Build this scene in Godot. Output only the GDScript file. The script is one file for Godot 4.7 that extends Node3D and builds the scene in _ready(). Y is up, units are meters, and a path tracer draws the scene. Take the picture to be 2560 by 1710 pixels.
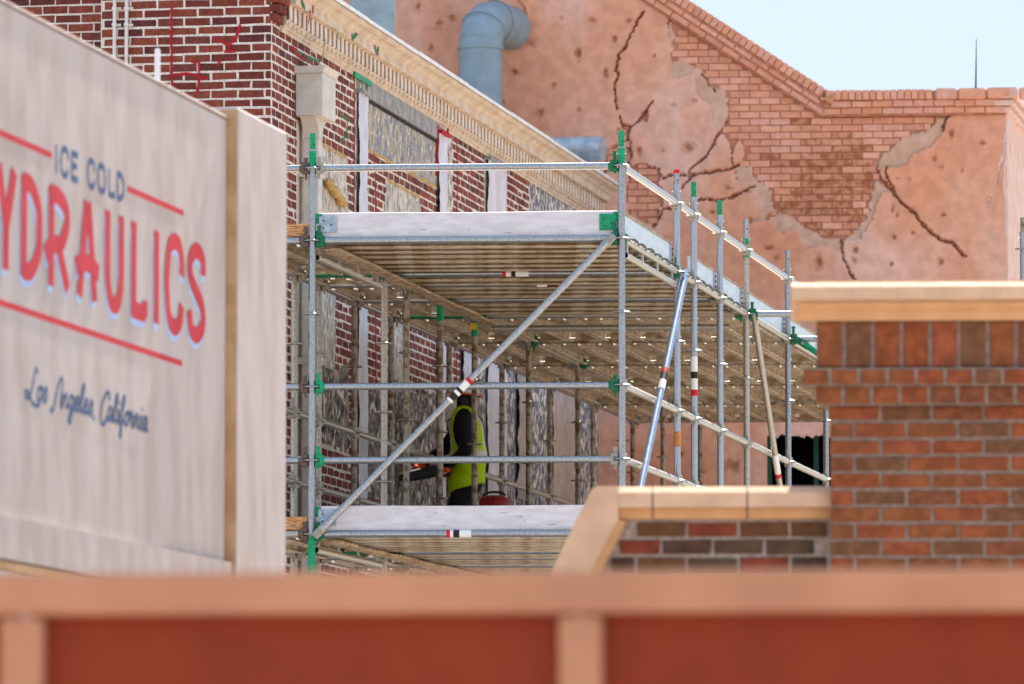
extends Node3D
# A scaffold against a brick building, seen with a long lens over a site fence.
# x is right, y up, the view goes towards -z; the street recedes along (M, 0, -1).
const F := 14200.0
const M := 0.196744
const PITCH := 0.0895486
const EYE := Vector3(0, 1.9, 0)
const C_RIGHT := -6.778
const C_LEFT := -8.905
const C_WALLSIDE := -9.56
const C_WALL := -9.84
const LEVELS := [4.04, 4.54, 5.04, 5.535, 6.035, 6.53]
const ROWS := [38.22, 40.45, 41.19, 42.37, 43.64, 45.8, 47.96, 50.1, 52.2, 54.3]

var rng := RandomNumberGenerator.new()
var mats := {}
var texs := {}
var taken := {}
var along := Vector3(M, 0, -1).normalized()
var out_r := Vector3(1, 0, M).normalized()
var wobble := FastNoiseLite.new()


class Frame:
	var o: Vector3
	var u: Vector3
	var v := Vector3.UP
	var n: Vector3
	func _init(origin: Vector3, along_u: Vector3, normal: Vector3):
		o = origin
		u = along_u
		n = normal
	func p(a: float, b: float, h := 0.0) -> Vector3:
		return o + u * a + v * b + n * h
	func basis() -> Basis:
		return Basis(u, v, n)


func ray(px: float, py: float) -> Vector3:
	var a := (px - 1280.0) / F
	var b := (855.0 - py) / F
	return Vector3(a, b * cos(PITCH) + sin(PITCH), -(cos(PITCH) - b * sin(PITCH)))


func spot(px: float, py: float, d: float) -> Vector3:      # a photo pixel at a known distance
	var r := ray(px, py)
	return EYE + r * (d / -r.z)


func hit(f: Frame, px: float, py: float, h := 0.0) -> Vector2:  # where a photo pixel falls on a wall
	var r := ray(px, py)
	var q := f.o + f.n * h
	var w := EYE + r * (f.n.dot(q - EYE) / f.n.dot(r)) - f.o
	return Vector2(w.dot(f.u), w.y)


func hits(f: Frame, pts: Array, h := 0.0) -> PackedVector2Array:
	var r := PackedVector2Array()
	for q in pts:
		r.append(hit(f, q[0], q[1], h))
	return r


func row(c: float, d: float, y: float) -> Vector3:         # a point on a line of the street
	return Vector3(c + M * d, y, -d)


func rowd(c: float, i: int) -> float:                      # the scaffold's cross rows are slightly askew
	return ROWS[i] - 0.07 * (c - C_RIGHT)


func node_at(c: float, i: int, y: float) -> Vector3:
	return row(c, rowd(c, i), y)


# ---------------------------------------------------------------- shapes
func mb() -> SurfaceTool:
	var st := SurfaceTool.new()
	st.begin(Mesh.PRIMITIVE_TRIANGLES)
	return st


func tri(st: SurfaceTool, a: Vector3, b: Vector3, c: Vector3, n: Vector3) -> void:
	if (b - a).cross(c - a).dot(n) < 0.0:
		var x := b
		b = c
		c = x
	st.set_normal(n); st.add_vertex(a)
	st.set_normal(n); st.add_vertex(c)
	st.set_normal(n); st.add_vertex(b)


func quad(st: SurfaceTool, a: Vector3, b: Vector3, c: Vector3, d: Vector3) -> void:
	var n := (b - a).cross(c - a)
	if n.length_squared() < 1e-14:
		n = (c - a).cross(d - a)
	n = n.normalized()
	tri(st, a, b, c, n)
	tri(st, a, c, d, n)


func box(st: SurfaceTool, t: Transform3D, s: Vector3) -> void:
	var h := s * 0.5
	for k in 3:
		for sg: float in [-1.0, 1.0]:
			var w := Vector3.ZERO; w[k] = h[k] * sg
			var a := Vector3.ZERO; a[(k + 1) % 3] = h[(k + 1) % 3]
			var b := Vector3.ZERO; b[(k + 2) % 3] = h[(k + 2) % 3] * sg
			quad(st, t * (w - a - b), t * (w + a - b), t * (w + a + b), t * (w - a + b))


func cbox(st: SurfaceTool, t: Transform3D, s: Vector3, c: float) -> void:   # box with chamfered edges
	var h := s * 0.5
	c = minf(c, minf(h.x, minf(h.y, h.z)) * 0.9)
	for k in 3:
		var i := (k + 1) % 3
		var j := (k + 2) % 3
		for sg: float in [-1.0, 1.0]:
			var w := Vector3.ZERO; w[k] = h[k] * sg
			var a := Vector3.ZERO; a[i] = h[i] - c
			var b := Vector3.ZERO; b[j] = (h[j] - c) * sg
			quad(st, t * (w - a - b), t * (w + a - b), t * (w + a + b), t * (w - a + b))
		for si: float in [-1.0, 1.0]:
			for sj: float in [-1.0, 1.0]:
				var e1 := Vector3.ZERO; e1[i] = h[i] * si; e1[j] = (h[j] - c) * sj
				var e2 := Vector3.ZERO; e2[i] = (h[i] - c) * si; e2[j] = h[j] * sj
				var l := Vector3.ZERO; l[k] = h[k] - c
				if si * sj > 0:
					quad(st, t * (e1 - l), t * (e2 - l), t * (e2 + l), t * (e1 + l))
				else:
					quad(st, t * (e1 + l), t * (e2 + l), t * (e2 - l), t * (e1 - l))
	for sx: float in [-1.0, 1.0]:
		for sy: float in [-1.0, 1.0]:
			for sz: float in [-1.0, 1.0]:
				var a := Vector3(h.x * sx, (h.y - c) * sy, (h.z - c) * sz)
				var b := Vector3((h.x - c) * sx, h.y * sy, (h.z - c) * sz)
				var d := Vector3((h.x - c) * sx, (h.y - c) * sy, h.z * sz)
				var n := (t.basis * Vector3(sx, sy, sz)).normalized()
				if sx * sy * sz > 0:
					tri(st, t * a, t * b, t * d, n)
				else:
					tri(st, t * a, t * d, t * b, n)


func side_of(d: Vector3) -> Vector3:
	return d.cross(Vector3.UP if absf(d.y) < 0.95 else Vector3.RIGHT).normalized()


func tube(st: SurfaceTool, a: Vector3, b: Vector3, r: float, n := 14, caps := true, r2 := -1.0) -> void:
	if r2 < 0.0:
		r2 = r
	var d := (b - a).normalized()
	var s := side_of(d)
	var w := s.cross(d).normalized()
	for i in n:
		var t0 := TAU * i / n
		var t1 := TAU * (i + 1) / n
		var n0 := s * cos(t0) + w * sin(t0)
		var n1 := s * cos(t1) + w * sin(t1)
		var p := [a + n0 * r, a + n1 * r, b + n1 * r2, b + n0 * r2]
		var nn := [n0, n1, n1, n0]
		for k in [0, 1, 2, 0, 2, 3]:
			st.set_normal(nn[k]); st.add_vertex(p[k])
		if caps:
			tri(st, a, a + n0 * r, a + n1 * r, -d)
			tri(st, b, b + n1 * r2, b + n0 * r2, d)


func pipe_end(st: SurfaceTool, a: Vector3, b: Vector3, r: float, wall := 0.004) -> void:   # a tube open at a
	tube(st, a, b, r, 16, false)
	var d := (b - a).normalized()
	var s := side_of(d)
	var w := s.cross(d).normalized()
	for i in 16:
		var n0 := s * cos(TAU * i / 16) + w * sin(TAU * i / 16)
		var n1 := s * cos(TAU * (i + 1) / 16) + w * sin(TAU * (i + 1) / 16)
		quad(st, a + n0 * r, a + n1 * r, a + n1 * (r - wall), a + n0 * (r - wall))
		quad(st, a + n0 * (r - wall), a + n1 * (r - wall), b + n1 * (r - wall), b + n0 * (r - wall))


func bend(st: SurfaceTool, pts: Array, radii: Array, n := 18, caps := true) -> void:   # tube through points
	var m := pts.size()
	var d0: Vector3 = (pts[1] - pts[0]).normalized()
	var s := side_of(d0)
	var rings := []
	var norms := []
	for i in m:
		var d: Vector3
		if i == 0:
			d = d0
		elif i == m - 1:
			d = (pts[i] - pts[i - 1]).normalized()
		else:
			d = ((pts[i] - pts[i - 1]).normalized() + (pts[i + 1] - pts[i]).normalized()).normalized()
		s = (s - d * s.dot(d)).normalized()
		var w := s.cross(d).normalized()
		var ring := []
		var nr := []
		for k in n:
			var q := s * cos(TAU * k / n) + w * sin(TAU * k / n)
			nr.append(q)
			ring.append(pts[i] + q * radii[i])
		rings.append(ring)
		norms.append(nr)
	for i in m - 1:
		for k in n:
			var k1 := (k + 1) % n
			var p := [rings[i][k], rings[i][k1], rings[i + 1][k1], rings[i + 1][k]]
			var q := [norms[i][k], norms[i][k1], norms[i + 1][k1], norms[i + 1][k]]
			for j in [0, 1, 2, 0, 2, 3]:
				st.set_normal(q[j]); st.add_vertex(p[j])
	if caps:
		for k in n:
			var k1 := (k + 1) % n
			var dl: Vector3 = (pts[m - 1] - pts[m - 2]).normalized()
			tri(st, pts[0], rings[0][k], rings[0][k1], -d0)
			tri(st, pts[m - 1], rings[m - 1][k1], rings[m - 1][k], dl)


func lathe(st: SurfaceTool, t: Transform3D, prof: Array, n := 20) -> void:   # prof: [radius, height] bottom to top
	for i in n:
		var a0 := TAU * i / n
		var a1 := TAU * (i + 1) / n
		var e0 := Vector3(cos(a0), 0, sin(a0))
		var e1 := Vector3(cos(a1), 0, sin(a1))
		for k in prof.size() - 1:
			var r0: float = prof[k][0]
			var r1: float = prof[k + 1][0]
			var y0 := Vector3.UP * float(prof[k][1])
			var y1 := Vector3.UP * float(prof[k + 1][1])
			var a := t * (e0 * r0 + y0)
			var b := t * (e1 * r0 + y0)
			var c := t * (e1 * r1 + y1)
			var d := t * (e0 * r1 + y1)
			if r0 < 1e-5:
				quad(st, a, d, c, c)
			elif r1 < 1e-5:
				quad(st, a, d, b, b)
			else:
				quad(st, a, d, c, b)


func extrude(st: SurfaceTool, prof: Array, a: Vector3, b: Vector3, ox: Vector3, oy: Vector3, ends := true) -> void:
	# closed profile of [x, y] along a -> b
	var m := prof.size()
	var pa := []
	var pb := []
	var flat := PackedVector2Array()
	for q in prof:
		pa.append(a + ox * q[0] + oy * q[1])
		pb.append(b + ox * q[0] + oy * q[1])
		flat.append(Vector2(q[0], q[1]))
	var flip := Geometry2D.is_polygon_clockwise(flat) != ((ox.cross(oy)).dot(b - a) < 0.0)
	for i in m:
		var j := (i + 1) % m
		if flip:
			quad(st, pa[i], pb[i], pb[j], pa[j])
		else:
			quad(st, pa[j], pb[j], pb[i], pa[i])
	if ends:
		var ts := Geometry2D.triangulate_polygon(flat)
		var dn := (b - a).normalized()
		for i in range(0, ts.size(), 3):
			tri(st, pa[ts[i]], pa[ts[i + 1]], pa[ts[i + 2]], -dn)
			tri(st, pb[ts[i]], pb[ts[i + 1]], pb[ts[i + 2]], dn)


func prism(st: SurfaceTool, f: Frame, poly: PackedVector2Array, h0: float, h1: float) -> void:
	var ts := Geometry2D.triangulate_polygon(poly)
	var cw := Geometry2D.is_polygon_clockwise(poly)
	for i in range(0, ts.size(), 3):
		for h: float in [h0, h1]:
			var a := f.p(poly[ts[i]].x, poly[ts[i]].y, h)
			var b := f.p(poly[ts[i + 1]].x, poly[ts[i + 1]].y, h)
			var c := f.p(poly[ts[i + 2]].x, poly[ts[i + 2]].y, h)
			tri(st, a, b, c, f.n if h == h1 else -f.n)
	for i in poly.size():
		var j := (i + 1) % poly.size()
		var q := [f.p(poly[i].x, poly[i].y, h0), f.p(poly[j].x, poly[j].y, h0), f.p(poly[j].x, poly[j].y, h1), f.p(poly[i].x, poly[i].y, h1)]
		if cw:
			quad(st, q[3], q[2], q[1], q[0])
		else:
			quad(st, q[0], q[1], q[2], q[3])


func fbox(st: SurfaceTool, f: Frame, u0: float, u1: float, v0: float, v1: float, h0: float, h1: float, c := 0.0) -> void:
	var t := Transform3D(f.basis(), f.p((u0 + u1) / 2, (v0 + v1) / 2, (h0 + h1) / 2))
	if c > 0.0:
		cbox(st, t, Vector3(u1 - u0, v1 - v0, h1 - h0), c)
	else:
		box(st, t, Vector3(u1 - u0, v1 - v0, h1 - h0))


func sbox(st: SurfaceTool, f: Frame, u0: float, u1: float, v0: float, v1: float, h0: float, h1: float) -> void:
	# like fbox, but its flanks run back along the street
	var q := []
	for h: float in [h0, h1]:
		var o := along * -h if h < 0.0 else f.n * h
		for e in [[u0, v0], [u1, v0], [u1, v1], [u0, v1]]:
			q.append(f.p(e[0], e[1]) + o)
	quad(st, q[4], q[5], q[6], q[7])
	quad(st, q[1], q[0], q[3], q[2])
	quad(st, q[0], q[1], q[5], q[4])
	quad(st, q[1], q[2], q[6], q[5])
	quad(st, q[2], q[3], q[7], q[6])
	quad(st, q[3], q[0], q[4], q[7])


func sleeve(st: SurfaceTool, a: Vector3, b: Vector3, r: float, t0: float, t1: float) -> void:   # part of a tube's skin; angles from the camera side
	for i in 8:
		var x0 := lerpf(t0, t1, i / 8.0)
		var x1 := lerpf(t0, t1, (i + 1) / 8.0)
		var n0 := Vector3(sin(x0), 0, cos(x0))
		var n1 := Vector3(sin(x1), 0, cos(x1))
		var wob := 0.02 * sin(i * 2.3)
		quad(st, a + n0 * r, a + n1 * r, b + n1 * r + Vector3.UP * wob, b + n0 * r + Vector3.UP * wob)


func smooth_path(pts: Array, steps := 6) -> Array:          # Catmull-Rom through [x, y, ...] points
	var r := []
	var m := pts.size()
	for i in m - 1:
		var p0: Array = pts[maxi(i - 1, 0)]
		var p1: Array = pts[i]
		var p2: Array = pts[i + 1]
		var p3: Array = pts[mini(i + 2, m - 1)]
		for k in steps:
			var t := float(k) / steps
			var q := []
			for d in p1.size():
				q.append(0.5 * (2.0 * p1[d] + (p2[d] - p0[d]) * t + (2.0 * p0[d] - 5.0 * p1[d] + 4.0 * p2[d] - p3[d]) * t * t + (3.0 * p1[d] - p0[d] - 3.0 * p2[d] + p3[d]) * t * t * t))
			r.append(q)
	r.append(pts[m - 1])
	return r


func ribbon(st: SurfaceTool, f: Frame, pts: Array, h: float, wx := 1.0) -> void:   # pts: [u, v, width]; wx squeezes the width across
	var l := []
	var rr := []
	for i in pts.size():
		var a: Array = pts[maxi(i - 1, 0)]
		var b: Array = pts[mini(i + 1, pts.size() - 1)]
		var d := Vector2(b[0] - a[0], b[1] - a[1]).normalized()
		var s := Vector2(-d.y * wx, d.x) * float(pts[i][2]) * 0.5
		l.append(f.p(pts[i][0] + s.x, pts[i][1] + s.y, h))
		rr.append(f.p(pts[i][0] - s.x, pts[i][1] - s.y, h))
	for i in pts.size() - 1:
		tri(st, rr[i], rr[i + 1], l[i + 1], f.n)
		tri(st, rr[i], l[i + 1], l[i], f.n)


# ---------------------------------------------------------------- objects
func obj(called: String, shape, m: Material, parent: Node = self) -> MeshInstance3D:
	var o := MeshInstance3D.new()
	o.name = called
	o.mesh = shape.commit() if shape is SurfaceTool else shape
	if m:
		o.material_override = m
	parent.add_child(o, true)
	return o


func tag(o: Node, label := "", category := "", group := "", kind := "") -> Node:
	if label: o.set_meta("label", label)
	if category: o.set_meta("category", category)
	if group: o.set_meta("group", group)
	if kind: o.set_meta("kind", kind)
	return o


func thing(called: String, at: Vector3, label: String, category: String, group := "") -> Node3D:
	var o := Node3D.new()
	var k: int = taken.get(called, 0)
	taken[called] = k + 1
	o.name = called if k == 0 else "%s_%03d" % [called, k]
	o.position = at
	add_child(o)
	tag(o, label, category, group, "thing")
	return o


func part(called: String, shape, m: Material, parent: Node3D) -> MeshInstance3D:   # shapes are in world axes; set back by the parents' places
	var o := obj(called, shape, m, parent)
	var back := Vector3.ZERO
	var p: Node = parent
	while p != self:
		back += (p as Node3D).position
		p = p.get_parent()
	o.position = -back
	return o


# ---------------------------------------------------------------- materials
func c8(r: float, g: float, b: float) -> Color:
	return Color(r / 255.0, g / 255.0, b / 255.0)


func noise_tex(key: String, freq: float, lo: Color, hi: Color, normal := false, kind := FastNoiseLite.TYPE_SIMPLEX_SMOOTH, oct := 5, p0 := 0.25, p1 := 0.75, strength := 6.0) -> Texture2D:
	if not texs.has(key):
		var n := FastNoiseLite.new()
		n.seed = key.hash() % 9999
		n.noise_type = kind
		n.frequency = freq
		n.fractal_octaves = oct
		var t := NoiseTexture2D.new()
		t.width = 512
		t.height = 512
		t.seamless = true
		t.noise = n
		if normal:
			t.as_normal_map = true
			t.bump_strength = strength
		else:
			var g := Gradient.new()
			g.set_color(0, lo); g.set_offset(0, p0)
			g.set_color(1, hi); g.set_offset(1, p1)
			t.color_ramp = g
		texs[key] = t
	return texs[key]


func setup_textures() -> void:
	var w := Color.WHITE
	noise_tex("mottle", 0.018, Color(0.83, 0.83, 0.84), w)
	noise_tex("mottle_soft", 0.012, Color(0.93, 0.925, 0.92), w)
	noise_tex("grain", 0.05, Color(0.84, 0.83, 0.82), w)
	noise_tex("speck", 0.05, Color(0.82, 0.8, 0.78), w, false, FastNoiseLite.TYPE_SIMPLEX_SMOOTH, 5, 0.2, 0.55)
	noise_tex("spangle", 0.06, Color(0.84, 0.85, 0.87), w, false, FastNoiseLite.TYPE_CELLULAR, 3, 0.1, 0.9)
	noise_tex("grime", 0.014, Color(0.8, 0.72, 0.63), w, false, FastNoiseLite.TYPE_SIMPLEX_SMOOTH, 6, 0.3, 0.6)
	noise_tex("stain", 0.012, Color(0.91, 0.88, 0.85), w, false, FastNoiseLite.TYPE_SIMPLEX_SMOOTH, 6, 0.28, 0.6)
	noise_tex("rust", 0.02, Color(0.68, 0.55, 0.43), w, false, FastNoiseLite.TYPE_SIMPLEX_SMOOTH, 6, 0.34, 0.5)
	noise_tex("wood", 0.02, Color(0.7, 0.55, 0.42), w, false, FastNoiseLite.TYPE_SIMPLEX_SMOOTH, 4, 0.3, 0.62)
	noise_tex("rain_stain", 0.008, Color(0.945, 0.925, 0.905), w, false, FastNoiseLite.TYPE_SIMPLEX_SMOOTH, 6, 0.25, 0.62)
	noise_tex("bump_fine", 0.06, w, w, true, FastNoiseLite.TYPE_SIMPLEX_SMOOTH, 4, 0, 1, 4.0)
	noise_tex("bump_coarse", 0.02, w, w, true, FastNoiseLite.TYPE_SIMPLEX_SMOOTH, 5, 0, 1, 9.0)
	noise_tex("bump_soft", 0.01, w, w, true, FastNoiseLite.TYPE_SIMPLEX_SMOOTH, 3, 0, 1, 3.0)


func mk(key: String, col: Color, rough := 0.85, metal := 0.0, tex := "", scale := Vector3.ONE, bump := "", bump_k := 0.5) -> StandardMaterial3D:
	if mats.has(key):
		return mats[key]
	var m := StandardMaterial3D.new()
	m.resource_name = key
	m.albedo_color = col
	m.roughness = rough
	m.metallic = metal
	m.metallic_specular = 0.35 if metal == 0.0 else 0.5
	m.uv1_triplanar = true
	m.uv1_world_triplanar = true
	m.uv1_scale = scale
	if tex:
		m.albedo_texture = texs[tex]
	if bump:
		m.normal_enabled = true
		m.normal_texture = texs[bump]
		m.normal_scale = bump_k
	mats[key] = m
	return m


func vcol(key: String, rough := 0.9, bump := "", bump_k := 0.5, scale := Vector3.ONE, tex := "") -> StandardMaterial3D:
	var m := mk(key, Color.WHITE, rough, 0.0, tex, scale, bump, bump_k)
	m.vertex_color_use_as_albedo = true
	return m


func setup_materials() -> void:
	var v := Vector3.ONE
	mk("galv", c8(168, 171, 177), 0.32, 0.85, "speck", v * 1.7, "bump_fine", 0.12)
	mk("galv_clean", c8(186, 190, 197), 0.3, 0.85, "spangle", v * 2.0)
	mk("galv_blue", c8(160, 178, 208), 0.36, 0.55, "mottle", v * 2.0)
	mk("galv_warm", c8(182, 176, 166), 0.42, 0.6, "speck", v * 1.4, "bump_fine", 0.2)
	mk("galv_rust", c8(158, 147, 132), 0.55, 0.4, "rust", v * 1.1, "bump_fine", 0.3)
	mk("plank", c8(200, 186, 166), 0.55, 0.2, "grime", v * 0.8, "bump_fine", 0.12)
	mk("glint_tip", c8(218, 210, 196), 0.25, 0.85)
	mk("hook", c8(138, 128, 114), 0.3, 0.8, "speck", v * 2.0)
	mk("green", c8(20, 160, 108), 0.5, 0.0, "mottle", v * 2.0)
	mk("green_dark", c8(28, 110, 76), 0.55, 0.0, "speck", v * 3.0)
	mk("head_brown", c8(104, 80, 74), 0.6, 0.2, "speck", v * 3.0)
	mk("head_grey", c8(160, 156, 146), 0.5, 0.45, "speck", v * 3.0)
	mk("toe", c8(218, 211, 216), 0.5, 0.1, "mottle_soft", Vector3(0.7, 2.5, 0.7), "bump_soft", 0.1)
	mk("toe_side", c8(210, 220, 228), 0.45, 0.2, "mottle_soft", Vector3(0.7, 2.5, 0.7))
	mk("plate", c8(172, 186, 200), 0.4, 0.5, "mottle", v * 2.0)
	mk("bolt", c8(80, 76, 74), 0.5, 0.6)
	mk("red_mark", c8(205, 30, 45), 0.6)
	mk("white_mark", c8(232, 228, 225), 0.6)
	mk("black_mark", c8(40, 36, 36), 0.6)
	mk("yellow_mark", c8(225, 175, 40), 0.6)
	mk("orange_mark", c8(215, 140, 75), 0.7, 0.0, "mottle", v * 3.0)
	mk("cover", c8(188, 164, 138), 0.8, 0.0, "grime", v * 1.2)
	mk("timber", c8(222, 168, 112), 0.75, 0.0, "wood", Vector3(1, 9, 3))
	# brick building
	for i in 6:
		var t: Array = [[128, 62, 52], [116, 54, 47], [138, 70, 57], [100, 52, 49], [122, 66, 59], [144, 74, 58]][i]
		mk("brick%d" % i, c8(t[0], t[1], t[2]), 0.9, 0.0, "mottle", v * (1.1 + 0.2 * i), "bump_coarse", 0.45)
	mk("mortar", c8(232, 220, 212), 0.95, 0.0, "grain", v * 1.3, "bump_coarse", 0.8)
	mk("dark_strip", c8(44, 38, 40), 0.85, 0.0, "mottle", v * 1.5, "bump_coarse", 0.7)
	mk("concrete", c8(162, 160, 160), 0.92, 0.0, "mottle", v * 0.9, "bump_coarse", 0.6)
	mk("cornice", c8(208, 191, 176), 0.9, 0.0, "stain", v * 0.7, "bump_fine", 0.25)
	mk("dentil", c8(222, 206, 194), 0.9, 0.0, "stain", v * 0.9, "bump_fine", 0.25)
	mk("gap_shade", c8(64, 54, 50), 0.95, 0.0, "mottle", v)
	mk("roof_edge", c8(225, 226, 228), 0.5, 0.2, "mottle_soft", v)
	mk("roof", c8(150, 145, 140), 0.95, 0.0, "mottle", v)
	mk("hopper", c8(206, 200, 194), 0.6, 0.05, "mottle_soft", v * 0.9)
	mk("conduit", c8(222, 214, 210), 0.5, 0.1, "mottle_soft", v)
	mk("sheet", c8(214, 212, 224), 0.35, 0.0, "mottle_soft", Vector3(1.5, 0.6, 1.5))
	mk("sheet_tan", c8(190, 174, 168), 0.4, 0.0, "mottle", Vector3(1.8, 0.5, 1.8))
	mk("foam", c8(206, 172, 112), 0.95, 0.0, "mottle", v * 3.0, "bump_coarse", 1.5)
	mk("spray_red", c8(186, 34, 46), 0.8, 0.0, "mottle", v * 3.0)
	mk("spray_green", c8(48, 128, 86), 0.8, 0.0, "mottle", v * 3.0)
	vcol("patch", 0.95, "bump_coarse", 0.7, Vector3(1.6, 0.9, 1.6), "grain")
	# pink building
	vcol("stucco", 0.92, "bump_coarse", 0.2, v * 0.8, "mottle_soft")
	for i in 5:
		var t: Array = [[226, 160, 130], [220, 152, 122], [230, 168, 142], [216, 150, 124], [224, 164, 144]][i]
		mk("pink_brick%d" % i, c8(t[0], t[1], t[2]), 0.92, 0.0, "mottle_soft", v * (0.8 + 0.2 * i), "bump_coarse", 0.35)
	for i in 2:
		var t: Array = [[208, 144, 116], [196, 132, 104]][i]
		mk("pink_dirty%d" % i, c8(t[0], t[1], t[2]), 0.92, 0.0, "grime", v * 1.2, "bump_coarse", 0.4)
	mk("pink_plain", c8(222, 158, 132), 0.92, 0.0, "mottle_soft", v * 0.8, "bump_coarse", 0.3)
	mk("pink_lit", c8(228, 192, 180), 0.92, 0.0, "stain", Vector3(1.4, 0.5, 1.4), "bump_coarse", 0.4)  # paler copy that carries the brighter light on the right return
	mk("joint", c8(196, 136, 110), 0.95, 0.0, "mottle", v, "bump_coarse", 0.5)
	mk("inside", c8(58, 56, 60), 0.95, 0.0, "mottle", v)
	mk("door_green", c8(40, 84, 74), 0.7)
	mk("duct", c8(140, 158, 170), 0.55, 0.1, "mottle_soft", v * 0.7)
	mk("duct_galv", c8(176, 186, 196), 0.4, 0.4, "mottle", v * 1.0)
	mk("rod", c8(60, 62, 80), 0.5, 0.3)
	# sign wall
	mk("sign_wall", c8(194, 181, 177), 0.9, 0.0, "rain_stain", Vector3(0.9, 0.3, 0.9), "bump_soft", 0.2)
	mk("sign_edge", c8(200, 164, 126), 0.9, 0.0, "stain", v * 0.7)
	mk("sign_red", c8(206, 62, 72), 0.8, 0.0, "mottle_soft", v)
	mk("sign_blue", c8(84, 104, 142), 0.8, 0.0, "mottle_soft", v)
	mk("sign_pale", c8(176, 190, 222), 0.8)
	mk("white_pipe", c8(228, 226, 230), 0.5)
	# gate pillar and low wall
	for i in 6:
		var t: Array = [[156, 86, 53], [150, 88, 54], [160, 86, 56], [130, 86, 60], [154, 82, 50], [140, 82, 55]][i]
		mk("gate_brick%d" % i, c8(t[0], t[1], t[2]), 0.9, 0.0, "mottle", v * (0.8 + 0.2 * i), "bump_coarse", 0.45)
	for i in 4:
		var t: Array = [[98, 74, 58], [138, 66, 46], [90, 64, 54], [114, 76, 50]][i]
		mk("low_brick%d" % i, c8(t[0], t[1], t[2]), 0.9, 0.0, "mottle", v * (0.8 + 0.2 * i), "bump_coarse", 0.45)
	mk("gate_mortar", c8(156, 136, 124), 0.95, 0.0, "grain", v, "bump_coarse", 0.7)
	mk("low_mortar", c8(184, 166, 154), 0.95, 0.0, "grain", v, "bump_coarse", 0.7)
	mk("coping", c8(224, 184, 152), 0.85, 0.0, "mottle_soft", v * 0.7, "bump_fine", 0.25)
	mk("coping_edge", c8(218, 166, 120), 0.85, 0.0, "mottle_soft", v * 0.8)
	# fence
	mk("fence_frame", c8(203, 140, 108), 0.7, 0.0, "mottle_soft", v * 0.5)
	mk("fence_panel", c8(146, 54, 25), 0.7, 0.0, "mottle_soft", v * 0.5)
	# worker
	mk("glove", c8(236, 84, 36), 0.8)
	mk("clothes", c8(30, 29, 34), 0.9, 0.0, "mottle", v * 3.0)
	mk("helmet", c8(226, 222, 214), 0.4)
	mk("tool_dark", c8(38, 38, 40), 0.5)
	mk("tool_red", c8(150, 34, 30), 0.5)
	mk("steel", c8(120, 120, 122), 0.35, 0.8)
	mk("can_red", c8(150, 36, 40), 0.5)
	mk("ground", c8(194, 184, 171), 0.95, 0.0, "mottle", v * 0.25, "bump_coarse", 0.4)


# ---------------------------------------------------------------- bricks
func brick_shape(w: float, h: float, d: float, seed_: int) -> ArrayMesh:   # face at z = 0, worn edges
	var r := RandomNumberGenerator.new()
	r.seed = seed_
	var st := mb()
	var c := 0.004
	var o := []
	var fr := []
	var bk := []
	for q: Vector2 in [Vector2(-1, -1), Vector2(1, -1), Vector2(1, 1), Vector2(-1, 1)]:
		var j := Vector2(r.randf_range(-0.0025, 0.0025), r.randf_range(-0.0025, 0.0025))
		var e := Vector2(q.x * w / 2, q.y * h / 2) + j
		var z := r.randf_range(-0.002, 0.001)
		o.append(Vector3(e.x, e.y, z - c))
		fr.append(Vector3(e.x - q.x * c * r.randf_range(0.7, 1.8), e.y - q.y * c * r.randf_range(0.7, 1.8), z))
		bk.append(Vector3(e.x, e.y, -d))
	quad(st, fr[0], fr[1], fr[2], fr[3])
	for i in 4:
		var k := (i + 1) % 4
		quad(st, o[i], o[k], fr[k], fr[i])
		quad(st, bk[i], bk[k], o[k], o[i])
	return st.commit()


func lay_courses(u0: float, u1: float, v0: float, v1: float, test: Callable, bl := 0.2032, bh := 0.0677, joint := 0.011, shift := 0.0, upright := -1.0) -> Array:
	# running bond: [u, v, width] of each whole or cut brick; test says whether a spot is brick
	var list := []
	var k0 := int(floor(v0 / bh))
	var k := k0
	while k * bh < v1:
		var v := (k + 0.5) * bh
		var u := u0 - fposmod(u0, bl) - bl + (bl * 0.5 if k % 2 != 0 else 0.0) + shift
		while u < u1:
			var a := maxf(u, u0)
			var b := minf(u + bl, u1)
			u += bl
			if b - a < 0.04:
				continue
			# cut against the test in eighths
			var s := (b - a) / 6.0
			var on := -1
			for i in 7:
				var ok: bool = i < 6 and test.call(a + (i + 0.5) * s, v)
				if ok and on < 0:
					on = i
				if not ok and on >= 0:
					if (i - on) * s > 0.05:
						var x0 := a + on * s
						var x1 := a + i * s
						list.append([(x0 + x1) / 2, v, x1 - x0 - (joint if upright < 0.0 else upright)])
					on = -1
		k += 1
	return list


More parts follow.
